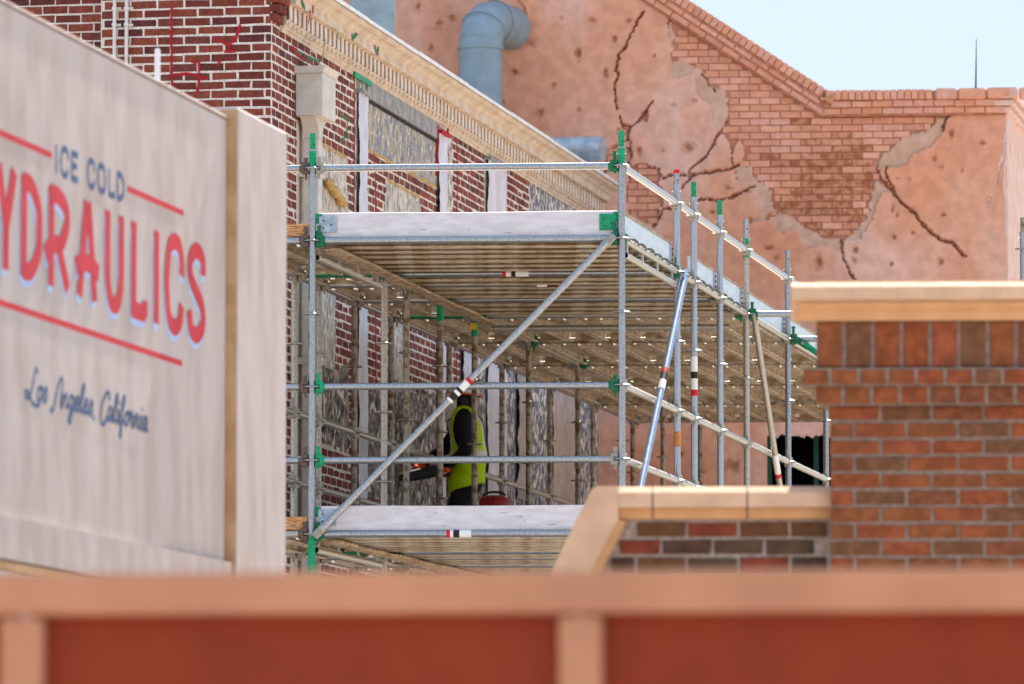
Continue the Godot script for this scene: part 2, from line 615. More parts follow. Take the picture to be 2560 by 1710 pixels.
func put_bricks(list: Array, f: Frame, parent: Node3D, tones: Array, singles: int, h := 0.0, bh := 0.0677, joint := 0.011, called := "brick", base_w := 0.192, upright := false) -> void:
	# the first `singles` become bricks of their own, the rest one joined part
	var shapes := []
	for i in 5:
		shapes.append(brick_shape(base_w, bh - joint, 0.05, 100 + i))
	var rest := []
	for t in tones:
		rest.append(mb())
	var back := Vector3.ZERO
	var p: Node = parent
	while p != self:
		back += (p as Node3D).position
		p = p.get_parent()
	var many := false
	for i in list.size():
		var q: Array = list[i]
		var sh: ArrayMesh = shapes[rng.randi() % 5]
		var tone: int = q[3] if q.size() > 3 else rng.randi() % tones.size()
		var b := f.basis().rotated(f.n, rng.randf_range(-0.006, 0.006))
		var t := Transform3D(b * Basis.from_scale(Vector3(float(q[2]) / base_w, 1, 1)), f.p(q[0], q[1], h + rng.randf_range(-0.002, 0.002) + (float(q[4]) if q.size() > 4 else 0.0)))
		if i < singles:
			var o := obj(called, sh, mats[tones[tone]], parent)
			o.transform = Transform3D(t.basis, t.origin - back)
		else:
			rest[tone].append_from(sh, 0, t)
			many = true
	if many:
		var am := ArrayMesh.new()
		for i in tones.size():
			rest[i].commit(am)
			am.surface_set_material(am.get_surface_count() - 1, mats[tones[i]])
		var o := obj("far_bricks", am, null, parent)
		o.position = -back
		tag(o, "", "", "", "stuff")


func patch_grid(f: Frame, polys: Array, cell: float, h: float, amp: float, lo: Color, hi: Color, seed_: int, stretch := 3.0, third := Color(0, 0, 0, 0)) -> SurfaceTool:
	# rough ground-off wall: a displaced grid inside the outlines
	var st := mb()
	st.set_smooth_group(0)
	var n := FastNoiseLite.new()
	n.seed = seed_
	n.frequency = 7.5
	n.fractal_octaves = 4
	var n2 := FastNoiseLite.new()
	n2.seed = seed_ + 7
	n2.frequency = 2.2
	n2.fractal_octaves = 3
	for poly: PackedVector2Array in polys:
		var r := Rect2(poly[0], Vector2.ZERO)
		for q in poly:
			r = r.expand(q)
		var nu := int(ceil(r.size.x / cell))
		var nv := int(ceil(r.size.y / cell))
		var pos := []
		var col := []
		for j in nv + 1:
			for i in nu + 1:
				var u := r.position.x + i * cell
				var v := r.position.y + j * cell
				var a := n.get_noise_2d(u * stretch, v)
				pos.append(f.p(u, v, h + a * amp))
				var k := clampf(0.5 + 1.15 * n.get_noise_2d(u * stretch + 31.0, v) + 0.5 * n2.get_noise_2d(u * stretch, v), 0, 1)
				var c := lo.lerp(hi, k)
				if third.a > 0.0:
					c = c.lerp(third, clampf(n2.get_noise_2d(u * stretch + 9.0, v + 4.0) * 3.0, 0, 1))
				c.a = 1.0
				col.append(c)
		for j in nv:
			for i in nu:
				var u := r.position.x + (i + 0.5) * cell
				var v := r.position.y + (j + 0.5) * cell
				if not Geometry2D.is_point_in_polygon(Vector2(u + 0.012 * n.get_noise_2d(u * 3.0, v * 3.0), v), poly):
					continue
				var w := nu + 1
				var id := [j * w + i, j * w + i + 1, (j + 1) * w + i + 1, (j + 1) * w + i]
				for k in [0, 2, 1, 0, 3, 2]:
					st.set_color(col[id[k]])
					st.add_vertex(pos[id[k]])
	st.generate_normals()
	return st


func lin(r: float, g: float, b: float) -> Color:
	return c8(r, g, b).srgb_to_linear()


func spray(f: Frame, lines: Array, m: Material, parent: Node3D, w := 0.022, h := 0.0025) -> void:   # sprayed marks: [px, py] points on the wall
	var k := 0
	for l in lines:
		var st := mb()
		var pts := []
		for i in l.size():
			var q := hit(f, l[i][0], l[i][1])
			pts.append([q.x, q.y, w])
		var fine := []
		for i in pts.size() - 1:
			var a: Array = pts[i]
			var b: Array = pts[i + 1]
			var len_ := Vector2(b[0] - a[0], b[1] - a[1]).length()
			var m_ := maxi(2, int(len_ / 0.03))
			for j in m_:
				var t := float(j) / m_
				fine.append([lerpf(a[0], b[0], t) + rng.randf_range(-0.003, 0.003), lerpf(a[1], b[1], t), w * rng.randf_range(0.6, 1.25)])
		fine.append(pts[pts.size() - 1])
		ribbon(st, f, fine, h + 0.0004 * k)
		k += 1
		part("spray_mark", st, m, parent)


# ---------------------------------------------------------------- the brick building
func brick_building() -> void:
	var corner := row(C_WALL, 41.1, 0)
	var side := Frame.new(corner, along, out_r)
	var front := Frame.new(corner, out_r, -along)
	var length := 13.35
	var b := thing("brick_building", corner, "dark red brick building with a cream dentil cornice and patches of bare plaster", "building")
	var cb := hit(side, 885, 190).y                       # underside of the cornice
	# side wall
	var st := mb()
	fbox(st, side, 0.004, length, 0, cb + 0.3, -0.35, -0.0012)
	var sw := part("side_wall", st, mats.mortar, b)
	var top := func(x0: float, x1: float, y0: float, y1: float) -> Array: return [[x0, y0], [x1, y1], [x1, 1420.0], [x0, 1420.0]]
	var bare := {
		"sheet_strip": [top.call(888, 914, 190, 205)],
		"panel": [[[914, 205], [1096, 316], [1096, 474], [914, 373]]],
		"pale": [[[967, 450], [1049, 496], [1053, 540], [1053, 660], [955, 600], [961, 510]], [[803, 362], [868, 398], [870, 425], [862, 450], [872, 480], [868, 520], [880, 545], [880, 660], [803, 640]], [[978, 790], [1012, 800], [1012, 1000], [978, 985]], [[797, 700], [838, 715], [838, 930], [797, 910]]],
		"grey_strip": [top.call(1096, 1131, 316, 345), top.call(1211, 1264, 390, 425)],
		"stone": [[[797, 908], [838, 928], [872, 905], [872, 1135], [797, 1105]], [[914, 975], [1096, 985], [1096, 1420], [1010, 1420], [1000, 1275], [914, 1240]], [[1131, 965], [1211, 985], [1211, 1420], [1131, 1420]]],
		"dark": [top.call(1325, 1500, 455, 540), [[1264, 880], [1325, 905], [1325, 1420], [1264, 1420]], [[1150, 850], [1211, 875], [1211, 985], [1150, 975]]],
	}
	var polys := {}
	var all := []
	for k in bare:
		polys[k] = []
		for q in bare[k]:
			var h := hits(side, q)
			for i in h.size():
				h[i].y = minf(h[i].y, cb + 0.02)
				h[i].x = minf(h[i].x, length - 0.01)
			polys[k].append(h)
			all.append(h)
	var chase := [hit(side, 741, 500).x, hit(side, 756, 500).x]
	var chase_top := hit(side, 745, 300).y
	var is_brick := func(u: float, v: float) -> bool:
		if v > cb - 0.01 and u > 0.265:
			return false
		if u > chase[0] and u < chase[1] and v < chase_top:
			return false
		for q: PackedVector2Array in all:
			if Geometry2D.is_point_in_polygon(Vector2(u, v), q):
				return false
		return true
	var list := lay_courses(0.0, length, 3.0, cb + 0.75, is_brick, 0.2032, 0.0677, 0.013, 0.02, 0.019)
	# nearest first: those show largest; what the sign hides comes last
	var sign_side := Frame.new(spot(717, 900, 25.5), along, out_r)
	var seen := []
	var hidden := []
	for q in list:
		var w := side.p(q[0], q[1])
		var s := EYE + (w - EYE) * 0.6
		var px := px_of(w)
		var y_edge := 6.0 + px.x * 0.503
		if (px.x < 717 and px.y > y_edge - 30 + (0.0 if px.x < 570 else -12.0)) or px.y > 1420 or px.y < -20:
			hidden.append(q)
		else:
			seen.append([q, px.x])
	seen.sort_custom(func(x, y): return x[1] < y[1])
	list = []
	for q in seen:
		list.append(q[0])
	list.append_array(hidden)
	var tones := ["brick0", "brick1", "brick2", "brick3", "brick4", "brick5"]
	put_bricks(list, side, sw, tones, 180, 0.0018, 0.0677, 0.0125)
	st = mb()
	fbox(st, side, chase[0], chase[1], 0, chase_top, -0.02, -0.003)
	part("membrane_strip", st, mats.dark_strip, sw)
	var pm: Material = mats.patch
	part("bare_panel", patch_grid(side, polys.panel, 0.02, 0.002, 0.012, lin(120, 126, 146), lin(214, 196, 160), 3, 2.5, lin(150, 152, 166)), pm, sw)
	part("bare_panel", patch_grid(side, polys.pale, 0.02, 0.001, 0.01, lin(150, 142, 140), lin(232, 224, 214), 4, 3.0), pm, sw)
	part("bare_panel", patch_grid(side, polys.sheet_strip + polys.grey_strip, 0.03, -0.001, 0.005, lin(120, 118, 116), lin(190, 184, 176), 5, 2.0), pm, sw)
	part("bare_stone", patch_grid(side, polys.stone, 0.02, 0.004, 0.028, lin(84, 76, 78), lin(172, 162, 156), 6, 1.3), pm, sw)
	part("bare_panel", patch_grid(side, polys.dark, 0.025, 0.0, 0.012, lin(84, 88, 106), lin(146, 144, 152), 7, 2.2), pm, sw)
	# cement band over the panel, a dark strip painted as the shaded groove under it
	var ga := hit(side, 914, 246)
	var gb := hit(side, 1094, 350)
	st = mb()
	extrude(st, [[-0.01, 0], [0.018, 0.012], [0.02, 0.2], [-0.01, 0.2]], side.p(ga.x, ga.y), side.p(gb.x, ga.y), side.n, side.v)
	part("cement_band", st, mats.concrete, sw)
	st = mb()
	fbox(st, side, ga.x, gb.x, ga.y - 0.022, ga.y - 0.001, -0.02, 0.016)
	part("groove_shade", st, mats.dark_strip, sw)
	# insulation torn out of the left patch
	st = mb()
	var fa := hit(side, 806, 452)
	var fz := hit(side, 853, 515)
	var pts := []
	var rad := []
	for i in 12:
		var t := i / 11.0
		pts.append(side.p(lerpf(fa.x, fz.x, t), lerpf(fa.y, fz.y, t), 0.03 + 0.01 * sin(i * 2.1)))
		rad.append(0.035 + 0.01 * sin(i * 1.7) if i > 0 and i < 11 else 0.015)
	bend(st, pts, rad, 9)
	part("torn_insulation", st, mats.foam, sw)
	# cement lips along the broken brick edges
	for e in [[[914, 371], [1096, 472]], [[803, 360], [868, 396]], [[967, 449], [1049, 495]]]:
		var a := hit(side, e[0][0], e[0][1])
		var z := hit(side, e[1][0], e[1][1])
		pts = []
		rad = []
		for i in 14:
			var t := i / 13.0
			pts.append(side.p(lerpf(a.x, z.x, t), lerpf(a.y, z.y, t) + 0.006 * sin(i * 2.7), 0.002 + 0.004 * sin(i * 1.9)))
			rad.append(0.011 + 0.004 * sin(i * 3.3))
		st = mb()
		bend(st, pts, rad, 7)
		part("mortar_lip", st, mats.foam, sw)
	# front wall, a shallow pier on the corner
	var pier := -hit(front, 252, 60).x
	st = mb()
	fbox(st, front, -pier, -0.36, 0, cb + 2.0, -0.28, -0.004)
	fbox(st, front, -0.36, -0.008, cb + 0.301, cb + 2.0, -0.268, -0.004)
	fbox(st, front, -0.36, -0.352, 0, cb + 0.3, -0.268, -0.004)
	fbox(st, front, -7.0, -pier, 0, cb + 2.0, -0.4, -0.13)
	var fw := part("front_wall", st, mats.mortar, b)
	var whole := func(_u, _v): return true
	var both := [lay_courses(-pier, 0.0, 3.0, cb + 1.9, whole, 0.2032, 0.0677, 0.013, 0.05), lay_courses(-5.0, -pier - 0.005, 3.0, cb + 1.9, whole, 0.196, 0.0677, 0.013, 0.09)]
	seen = []
	hidden = []
	for k in 2:
		for q in both[k]:
			var px := px_of(front.p(q[0], q[1]))
			q.append_array([rng.randi() % 6, -0.123 * k])
			if px.y > 6.0 + px.x * 0.503 + 25 or px.y < -20 or px.x < -30:
				hidden.append(q)
			else:
				seen.append(q)
	put_bricks(seen + hidden, front, fw, tones, seen.size(), 0.0, 0.0677, 0.013)
	# corbelled courses where the pier meets the cornice
	for i in 4:
		st = mb()
		var y := cb + 0.04 + i * 0.0677
		var k := [0.03, 0.055, 0.075, 0.085][i] as float
		for j in 2:
			fbox(st, side, 0.0 + j * 0.12, 0.115 + j * 0.12, y, y + 0.058, -0.02, 0.006 + k, 0.005)
		part("corbel_brick", st, mats[tones[i]], sw)
	# body and roof
	st = mb()
	fbox(st, side, 0.3, length, 0, cb, -6.0, -5.7)
	fbox(st, side, length - 0.3, length - 0.001, 0, cb + 0.3, -5.7, -0.351)
	part("back_wall", st, mats.concrete, b)
	st = mb()
	fbox(st, side, 0.31, length - 0.01, cb + 0.301, cb + 0.36, -5.9, 0.1)
	part("roof_deck", st, mats.roof, b)
	# cornice
	var c0 := 0.27
	var ca := side.p(c0, cb)
	var cz := side.p(length, cb)
	st = mb()
	extrude(st, [[-0.05, 0], [0.012, 0], [0.014, 0.022], [0.026, 0.026], [0.028, 0.046], [0.042, 0.05], [0.046, 0.07], [0.056, 0.082], [0.057, 0.086], [0.057, 0.198], [0.115, 0.2], [0.12, 0.205], [0.12, 0.262], [0.13, 0.268], [0.142, 0.275], [0.152, 0.29], [0.172, 0.302], [0.2, 0.308], [0.214, 0.318], [0.22, 0.336], [0.22, 0.352], [-0.05, 0.352]], ca, cz, side.n, side.v)
	var co := part("cornice", st, mats.cornice, b)
	var sh := mb()
	cbox(sh, Transform3D(), Vector3(0.08, 0.112, 0.012), 0.002)
	var dm := sh.commit()
	var u := c0 + 0.06
	while u < length - 0.05:
		var o := obj("dentil", dm, mats.dentil, co)
		o.transform = Transform3D(side.basis(), side.p(u, cb + 0.142 + rng.randf_range(-0.001, 0.001), 0.0625) - co.position - b.position)
		u += 0.1425
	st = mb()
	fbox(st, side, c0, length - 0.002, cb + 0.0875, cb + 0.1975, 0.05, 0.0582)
	part("gap_shade_strip", st, mats.gap_shade, co)  # dark backing paints the shade in the dentil gaps
	# small beads under the dentils
	sh = mb()
	cbox(sh, Transform3D(), Vector3(0.05, 0.016, 0.018), 0.006)
	var bead := sh.commit()
	st = mb()
	u = c0 + 0.06
	while u < length:
		st.append_from(bead, 0, Transform3D(side.basis(), side.p(u, cb + 0.058, 0.052)))
		u += 0.1425
	part("bead_row", st, mats.cornice, co)
	# metal roof edge in lapped lengths
	u = c0 - 0.02
	var k2 := 0
	while u < length:
		st = mb()
		var w := 1.9
		var lift := 0.003 if k2 % 2 == 0 else 0.0
		extrude(st, [[0.19, 0.353 + lift], [0.232 + lift, 0.353 + lift], [0.234 + lift, 0.338], [0.238 + lift, 0.338], [0.238 + lift, 0.366 + lift], [-0.1, 0.374 + lift], [-0.1, 0.369 + lift], [0.19, 0.361 + lift]], side.p(u, cb), side.p(minf(u + w + 0.02, length), cb), side.n, side.v)
		part("roof_edge", st, mats.roof_edge, co)
		u += w
		k2 += 1
	# sprayed survey marks
	spray(front, [[[429, 8], [428, 110], [430, 214]], [[432, 188], [470, 184], [520, 197]], [[497, 150], [498, 190], [494, 232]], [[478, 152], [492, 158]], [[540, 96], [556, 106], [571, 112]], [[600, 62], [590, 96], [573, 110], [572, 128]], [[560, 129], [588, 129]], [[545, 165], [552, 150]]], mats.spray_red, fw, 0.02)
	spray(side, [[[886, 192], [886, 330], [885, 530]], [[884, 560], [882, 1250]], [[936, 385], [938, 470], [940, 530]], [[938, 740], [940, 1000]], [[1142, 340], [1144, 440], [1142, 530]], [[1140, 880], [1141, 960]], [[735, 130], [760, 150]], [[728, 116], [742, 128]]], mats.spray_red, sw, 0.03)
	spray(side, [[[738, 128], [765, 140], [800, 155]], [[768, 140], [768, 160]], [[850, 285], [868, 300], [866, 340], [850, 355]], [[868, 290], [868, 365]], [[1152, 880], [1153, 930]], [[1172, 880], [1160, 960]]], mats.spray_green, sw, 0.02)
	var cf := Frame.new(side.p(0, 0, 0.125), along, out_r)
	spray(cf, [[[754, 0], [762, 24]], [[812, 95], [806, 145]], [[880, 100], [898, 76]], [[880, 84], [884, 100]], [[936, 114], [944, 140], [946, 112]], [[930, 150], [934, 180]], [[842, 80], [846, 98]]], mats.spray_green, co, 0.03)
	spray(cf, [[[784, 8], [782, 34]], [[776, 26], [770, 60]]], mats.spray_red, co, 0.03)
	st = mb()
	var ba := hit(side, 888, 182, 0.03)
	var bz := hit(side, 930, 204, 0.03)
	fbox(st, side, ba.x, bz.x, ba.y - 0.03, ba.y + 0.012, 0.013, 0.034, 0.003)
	part("green_batten", st, mats.green, sw)


func px_of(w: Vector3) -> Vector2:
	var q := w - EYE
	var zc := -q.z * cos(PITCH) + q.y * sin(PITCH)
	var yc := q.y * cos(PITCH) + q.z * sin(PITCH)
	return Vector2(1280.0 + F * q.x / zc, 855.0 - F * yc / zc)


func fittings() -> void:
	var corner := row(C_WALL, 41.1, 0)
	var side := Frame.new(corner, along, out_r)
	var front := Frame.new(corner, out_r, -along)
	# rainwater pipe with its hopper
	var u0 := hit(side, 737, 240).x
	var a := hit(side, 737, 166)
	var z := hit(side, 737, 290)
	var t := thing("rainwater_pipe", side.p(u0 + 0.2, 0, 0.1), "pale grey box hopper and square downpipe on the brick wall", "downpipe")
	var st := mb()
	fbox(st, side, u0, u0 + 0.42, z.y, a.y - 0.05, 0.005, 0.215, 0.006)
	part("hopper", st, mats.hopper, t)
	st = mb()
	extrude(st, [[0.0, -0.052], [0.218, -0.052], [0.222, -0.03], [0.24, -0.012], [0.242, 0.0], [0.0, 0.0]], side.p(u0 - 0.022, a.y), side.p(u0 + 0.442, a.y), side.n, side.v)
	part("hopper_rim", st, mats.hopper, t)
	st = mb()
	var prof := []
	for i in 9:
		var k := i / 8.0 * PI / 2
		prof.append([0.42 - 0.13 * sin(k) if i > 0 else 0.42, -0.13 * (1.0 - cos(k))])
	var full := [[0.0, 0.0], [0.42, 0.0]]
	for i in range(1, 9):
		var k := i / 8.0 * PI / 2
		full.append([0.42 - 0.15 * sin(k), -0.15 * (1.0 - cos(k))])
	for i in range(8, 0, -1):
		var k := i / 8.0 * PI / 2
		full.append([0.14 * sin(k), -0.15 * (1.0 - cos(k))])
	extrude(st, full, side.p(u0, z.y - 0.001, 0.03), side.p(u0, z.y - 0.001, 0.15), side.u, side.v)
	part("hopper_outlet", st, mats.hopper, t)
	st = mb()
	fbox(st, side, u0 + 0.14, u0 + 0.27, 0, z.y - 0.151, 0.03, 0.15, 0.006)
	part("pipe", st, mats.hopper, t)
	for y: float in [6.9, 5.5, 3.6]:
		st = mb()
		fbox(st, side, u0 + 0.11, u0 + 0.3, y, y + 0.05, 0.0, 0.16, 0.003)
		part("pipe_bracket", st, mats.hopper, t)
	# conduits on the front wall
	var names := ["thin pale conduit on the brick wall, nearer the white upright pipe", "thin pale conduit on the brick wall, farther from the white upright pipe"]
	var k := 0
	for px: float in [318, 288]:
		var q := hit(front, px, 80)
		t = thing("wall_conduit", front.p(q.x, 0, 0.0), names[k], "conduit", "conduits clipped to the brick wall")
		st = mb()
		tube(st, front.p(q.x, 0, 0.02), front.p(q.x, 10.2, 0.02), 0.014, 12)
		part("pipe", st, mats.conduit, t)
		for py: float in [22, 63]:
			var y := hit(front, px, py).y
			st = mb()
			fbox(st, front, q.x - 0.018, q.x + 0.018, y - 0.012, y + 0.012, 0.0, 0.037, 0.004)
			fbox(st, front, q.x + 0.018, q.x + 0.045, y - 0.01, y + 0.01, 0.0, 0.004)
			tube(st, front.p(q.x + 0.034, y, 0.003), front.p(q.x + 0.034, y, 0.008), 0.005, 8)
			part("clip", st, mats.conduit, t)
		k += 1
	# plastic sheets hung on the wall
	sheet(side, 890, 913, 227, 1250, 0.024, "crumpled white plastic strip hung beside the rainwater hopper's brick pier", 1, mats.sheet)
	sheet(side, 1090, 1113, 330, 1250, 0.024, "white plastic strip with red paint round its top under the cornice", 2, mats.sheet)
	sheet(side, 1213, 1262, 405, 1250, 0.024, "wide white plastic sheet between two upper brick piers", 3, mats.sheet)
	sheet(side, 1150, 1180, 860, 1250, 0.024, "narrow pale plastic sheet hung behind the worker in the vest", 4, mats.sheet)
	sheet(side, 1378, 1432, 915, 1250, 0.024, "brownish dusty plastic sheet at the dim end of the lower deck", 5, mats.sheet_tan)
	sheet(side, 1288, 1312, 905, 1250, 0.03, "faded pinkish plastic strip hung beside the dusty brown sheet", 6, mats.sheet_tan)
	# ducts behind the roof
	var roof_y := hit(side, 885, 190).y + 0.36
	var t1 := duct([spot(931, 100, 51.5) * Vector3(1, 0, 1) + Vector3(0, roof_y, 0), spot(931, -300, 51.5)], 0.21, "straight blue grey round duct rising behind the cornice")
	var base := spot(1201, 210, 54.66)
	var pts := [Vector3(base.x, roof_y, base.z), spot(1201, 122, 54.66)]
	var top: Vector3 = pts[1]
	var dirh := Vector3(0.42, 0, -0.91).normalized()
	var r0 := 0.29
	for i in range(1, 11):
		var an := i / 10.0 * PI / 2
		pts.append(top + Vector3.UP * (r0 * sin(an)) + dirh * (r0 * (1.0 - cos(an))))
	var lastp: Vector3 = pts[pts.size() - 1]
	pts.append(lastp + dirh * 0.42)
	var t2 := duct(pts, 0.213, "blue grey round duct bending through an elbow into the pink wall")
	var t3 := duct([spot(1375, 374, 53.8), spot(1507, 372, 53.6)], 0.118, "short galvanised duct lying behind the cornice end", mats.duct_galv)
	st = mb()
	var e := spot(1440, 374, 53.7)
	tube(st, Vector3(e.x, roof_y, e.z), e, 0.03, 10)
	part("support", st, mats.duct_galv, t3)
	t1.set_meta("group", "round ducts on the brick building's roof")
	t2.set_meta("group", "round ducts on the brick building's roof")


func sheet(f: Frame, x0: float, x1: float, y0: float, y1: float, h: float, label: String, seed_: int, m: Material) -> void:
	var a := hit(f, x0, (y0 + y1) / 2)
	var b := hit(f, x1, (y0 + y1) / 2)
	var top := hit(f, (x0 + x1) / 2, y0).y
	var low := hit(f, (x0 + x1) / 2, y1).y
	var n := FastNoiseLite.new()
	n.seed = seed_ * 13
	n.frequency = 1.2
	var nu := 22
	var nv := 60
	var g := []
	for j in nv + 1:
		var ln := []
		for i in nu + 1:
			var s := float(i) / nu
			var t := float(j) / nv
			var u := lerpf(a.x, b.x, s) + 0.02 * n.get_noise_2d(s * 2.0, t * 6.0 + 50.0)
			var v := lerpf(top, low, t) + 0.02 * n.get_noise_2d(s * 3.0, 7.0) * (1.0 - t)
			var fold := 0.008 * sin(s * 17.0 + 3.0 * n.get_noise_2d(s, t * 3.0)) + 0.011 * n.get_noise_2d(s * 4.0, t * 5.0) + 0.008 * n.get_noise_2d(s * 9.0, t * 22.0)
			ln.append(f.p(u, v, h + fold))
		g.append(ln)
	var st := mb()
	st.set_smooth_group(0)
	for j in nv:
		for i in nu:
			for k in [[0, 0], [1, 1], [1, 0], [0, 0], [0, 1], [1, 1]]:
				st.add_vertex(g[j + k[1]][i + k[0]])
	st.generate_normals()
	var t2 := thing("plastic_sheet", f.p((a.x + b.x) / 2, low, h), label, "plastic sheet", "plastic sheets hung on the brick wall")
	part("sheet", st, m, t2)
	st = mb()
	fbox(st, f, a.x, b.x, top - 0.03, top, 0.0, h + 0.03, 0.004)
	part("batten", st, mats.concrete if seed_ != 2 else mats.spray_red, t2)
	if seed_ == 2:
		for px: float in [1088, 1114]:
			st = mb()
			var q := hit(f, px, 350)
			tube(st, f.p(q.x, q.y + 0.12, 0.02), f.p(q.x, q.y - 0.3, 0.012), 0.009, 8)
			part("red_tape", st, mats.spray_red, t2)


func duct(pts: Array, r: float, label: String, m: Material = null) -> Node3D:
	if m == null:
		m = mats.duct
	var t := thing("air_duct", pts[0], label, "duct")
	var st := mb()
	var rad := []
	for i in pts.size():
		rad.append(r)
	bend(st, pts, rad, 28)
	part("duct_body", st, m, t)
	# seams every half metre and at each bend
	var seams := []
	for i in pts.size() - 1:
		var a: Vector3 = pts[i]
		var b: Vector3 = pts[i + 1]
		var n := maxi(1, int((b - a).length() / 0.26))
		for k in n:
			seams.append([a.lerp(b, (k + 0.5) / n), (b - a).normalized()])
	var c := 0
	for s in seams:
		if pts.size() > 4 and c > 3 and c % 3 != 0:
			c += 1
			continue
		st = mb()
		bend(st, [s[0] - s[1] * 0.008, s[0] - s[1] * 0.003, s[0] + s[1] * 0.003, s[0] + s[1] * 0.008], [r + 0.0005, r + 0.006, r + 0.006, r + 0.0005], 28, false)
		part("seam", st, m, t)
		c += 1
	if pts.size() > 4:
		for i: int in [1, 6, pts.size() - 2]:
			var p: Vector3 = pts[i]
			var d: Vector3 = (pts[i + 1] - pts[i - 1]).normalized()
			st = mb()
			bend(st, [p - d * 0.012, p - d * 0.011, p + d * 0.011, p + d * 0.012], [r, r + 0.014, r + 0.014, r], 28, false)
			part("flange", st, m, t)
	return t


# ---------------------------------------------------------------- the pink building
func pink_building() -> void:
	var f := Frame.new(Vector3(0, 0, -55.3), Vector3(1, 0, 0.09).normalized(), Vector3(-0.09, 0, 1).normalized())
	var t := thing("pink_building", f.p(2.0, 0), "pink stucco building with cracked plaster and exposed bricks under a stepped coping", "building")
	var rake := hits(f, [[2040, 291], [1614, 14]])          # lower edge of the sloping coping
	var slope := (rake[1].y - rake[0].y) / (rake[1].x - rake[0].x)
	var crease := hit(f, 2052, 300).x
	var flat_y := hit(f, 2200, 291).y
	var end_u := hit(f, 2516, 500).x
	var top_at := func(u: float) -> float:
		return flat_y if u > crease else flat_y + slope * (u - crease)
	# plaster as relief: fallen patches, cracks, shell pocks
	var cell := 0.0115
	var u0 := -1.75
	var u1 := end_u
	var v0 := 4.75
	var v1 := 10.35
	var nu := int((u1 - u0) / cell)
	var nv := int((v1 - v0) / cell)
	var cu := (u1 - u0) / nu
	var cv := (v1 - v0) / nv
	var H := PackedFloat32Array()
	var kind := PackedByteArray()
	var dirt := PackedFloat32Array()
	var n := (nu + 1) * (nv + 1)
	H.resize(n)
	kind.resize(n)
	dirt.resize(n)
	var crack := PackedFloat32Array()
	crack.resize(n)
	var nz := FastNoiseLite.new()
	nz.seed = 5
	nz.frequency = 1.6
	nz.fractal_octaves = 4
	for j in nv + 1:
		for i in nu + 1:
			H[j * (nu + 1) + i] = 0.006 * nz.get_noise_2d(u0 + i * cu, v0 + j * cv)
	var z := func(pts: Array) -> PackedVector2Array:         # outline read off a 2.215x enlargement of the photo
		var q := []
		for e in pts:
			q.append([1500.0 + e[0] / 2.215, 30.0 + e[1] / 2.215])
		return hits(f, q)
	var fallen := [
		z.call([[380, 0], [375, 90], [385, 140], [402, 200], [394, 270], [395, 340], [435, 370], [480, 340], [520, 330], [530, 370], [528, 430], [560, 480], [600, 500], [616, 560], [632, 620], [655, 665], [700, 690], [730, 760], [722, 800], [740, 862], [800, 850], [740, 880], [765, 930], [840, 935], [830, 1000], [858, 1010], [860, 1060], [886, 1100], [852, 1150], [900, 1165], [945, 1140], [960, 1200], [1010, 1230], [1060, 1195], [1100, 1220], [1112, 1270], [1150, 1310], [1220, 1290], [1330, 1325], [1345, 1262], [1420, 1265], [1452, 1228], [1508, 1150], [1522, 1080], [1560, 1010], [1612, 985], [1588, 950], [1542, 905], [1535, 870], [1572, 858], [1640, 860], [1700, 832], [1730, 780], [1790, 760], [1860, 720], [1892, 680], [1910, 600], [1960, 560], [1960, 500], [1240, 480], [1180, 540], [420, -10]]),
		z.call([[170, 850], [250, 845], [290, 862], [335, 862], [340, 920], [320, 950], [350, 990], [345, 1080], [320, 1090], [330, 1150], [300, 1190], [160, 1120], [140, 1000]]),
		z.call([[30, 770], [80, 745], [100, 700], [95, 650], [150, 640], [165, 700], [172, 800], [160, 850], [20, 900]]),
		z.call([[245, 545], [268, 560], [262, 600], [235, 605], [225, 580]]),
	]
	var scratch := [
		z.call([[520, 325], [560, 345], [600, 400], [640, 420], [690, 420], [705, 480], [705, 560], [690, 620], [650, 670], [630, 620], [615, 560], [600, 500], [560, 480], [528, 430], [528, 370]]),
		z.call([[385, 40], [420, 130], [410, 150], [402, 200], [385, 140], [374, 90]]),
		z.call([[394, 270], [480, 275], [560, 320], [620, 370], [520, 328], [480, 340], [435, 370], [395, 340]]),
		z.call([[1860, 575], [1915, 580], [1892, 680], [1860, 720], [1790, 760], [1730, 780], [1700, 832], [1640, 860], [1572, 858], [1535, 870], [1560, 790], [1640, 730], [1680, 690], [1800, 655], [1850, 620]]),
		z.call([[1530, 930], [1610, 985], [1560, 1010], [1522, 1080], [1508, 1150], [1452, 1228], [1420, 1265], [1345, 1262], [1440, 1190], [1490, 1100], [1500, 1000]]),
		z.call([[945, 1140], [1000, 1110], [1060, 1130], [1130, 1190], [1220, 1240], [1330, 1260], [1330, 1325], [1220, 1290], [1150, 1310], [1112, 1270], [1100, 1220], [1060, 1195], [1010, 1230], [960, 1200]]),
		z.call([[740, 862], [830, 850], [870, 930], [940, 980], [960, 1080], [900, 1165], [852, 1150], [886, 1100], [860, 1060], [858, 1010], [830, 1000], [840, 935], [765, 930]]),
	]
	var flake := z.call([[745, 740], [775, 700], [795, 740], [800, 790], [780, 830], [740, 850], [728, 800]]) as PackedVector2Array
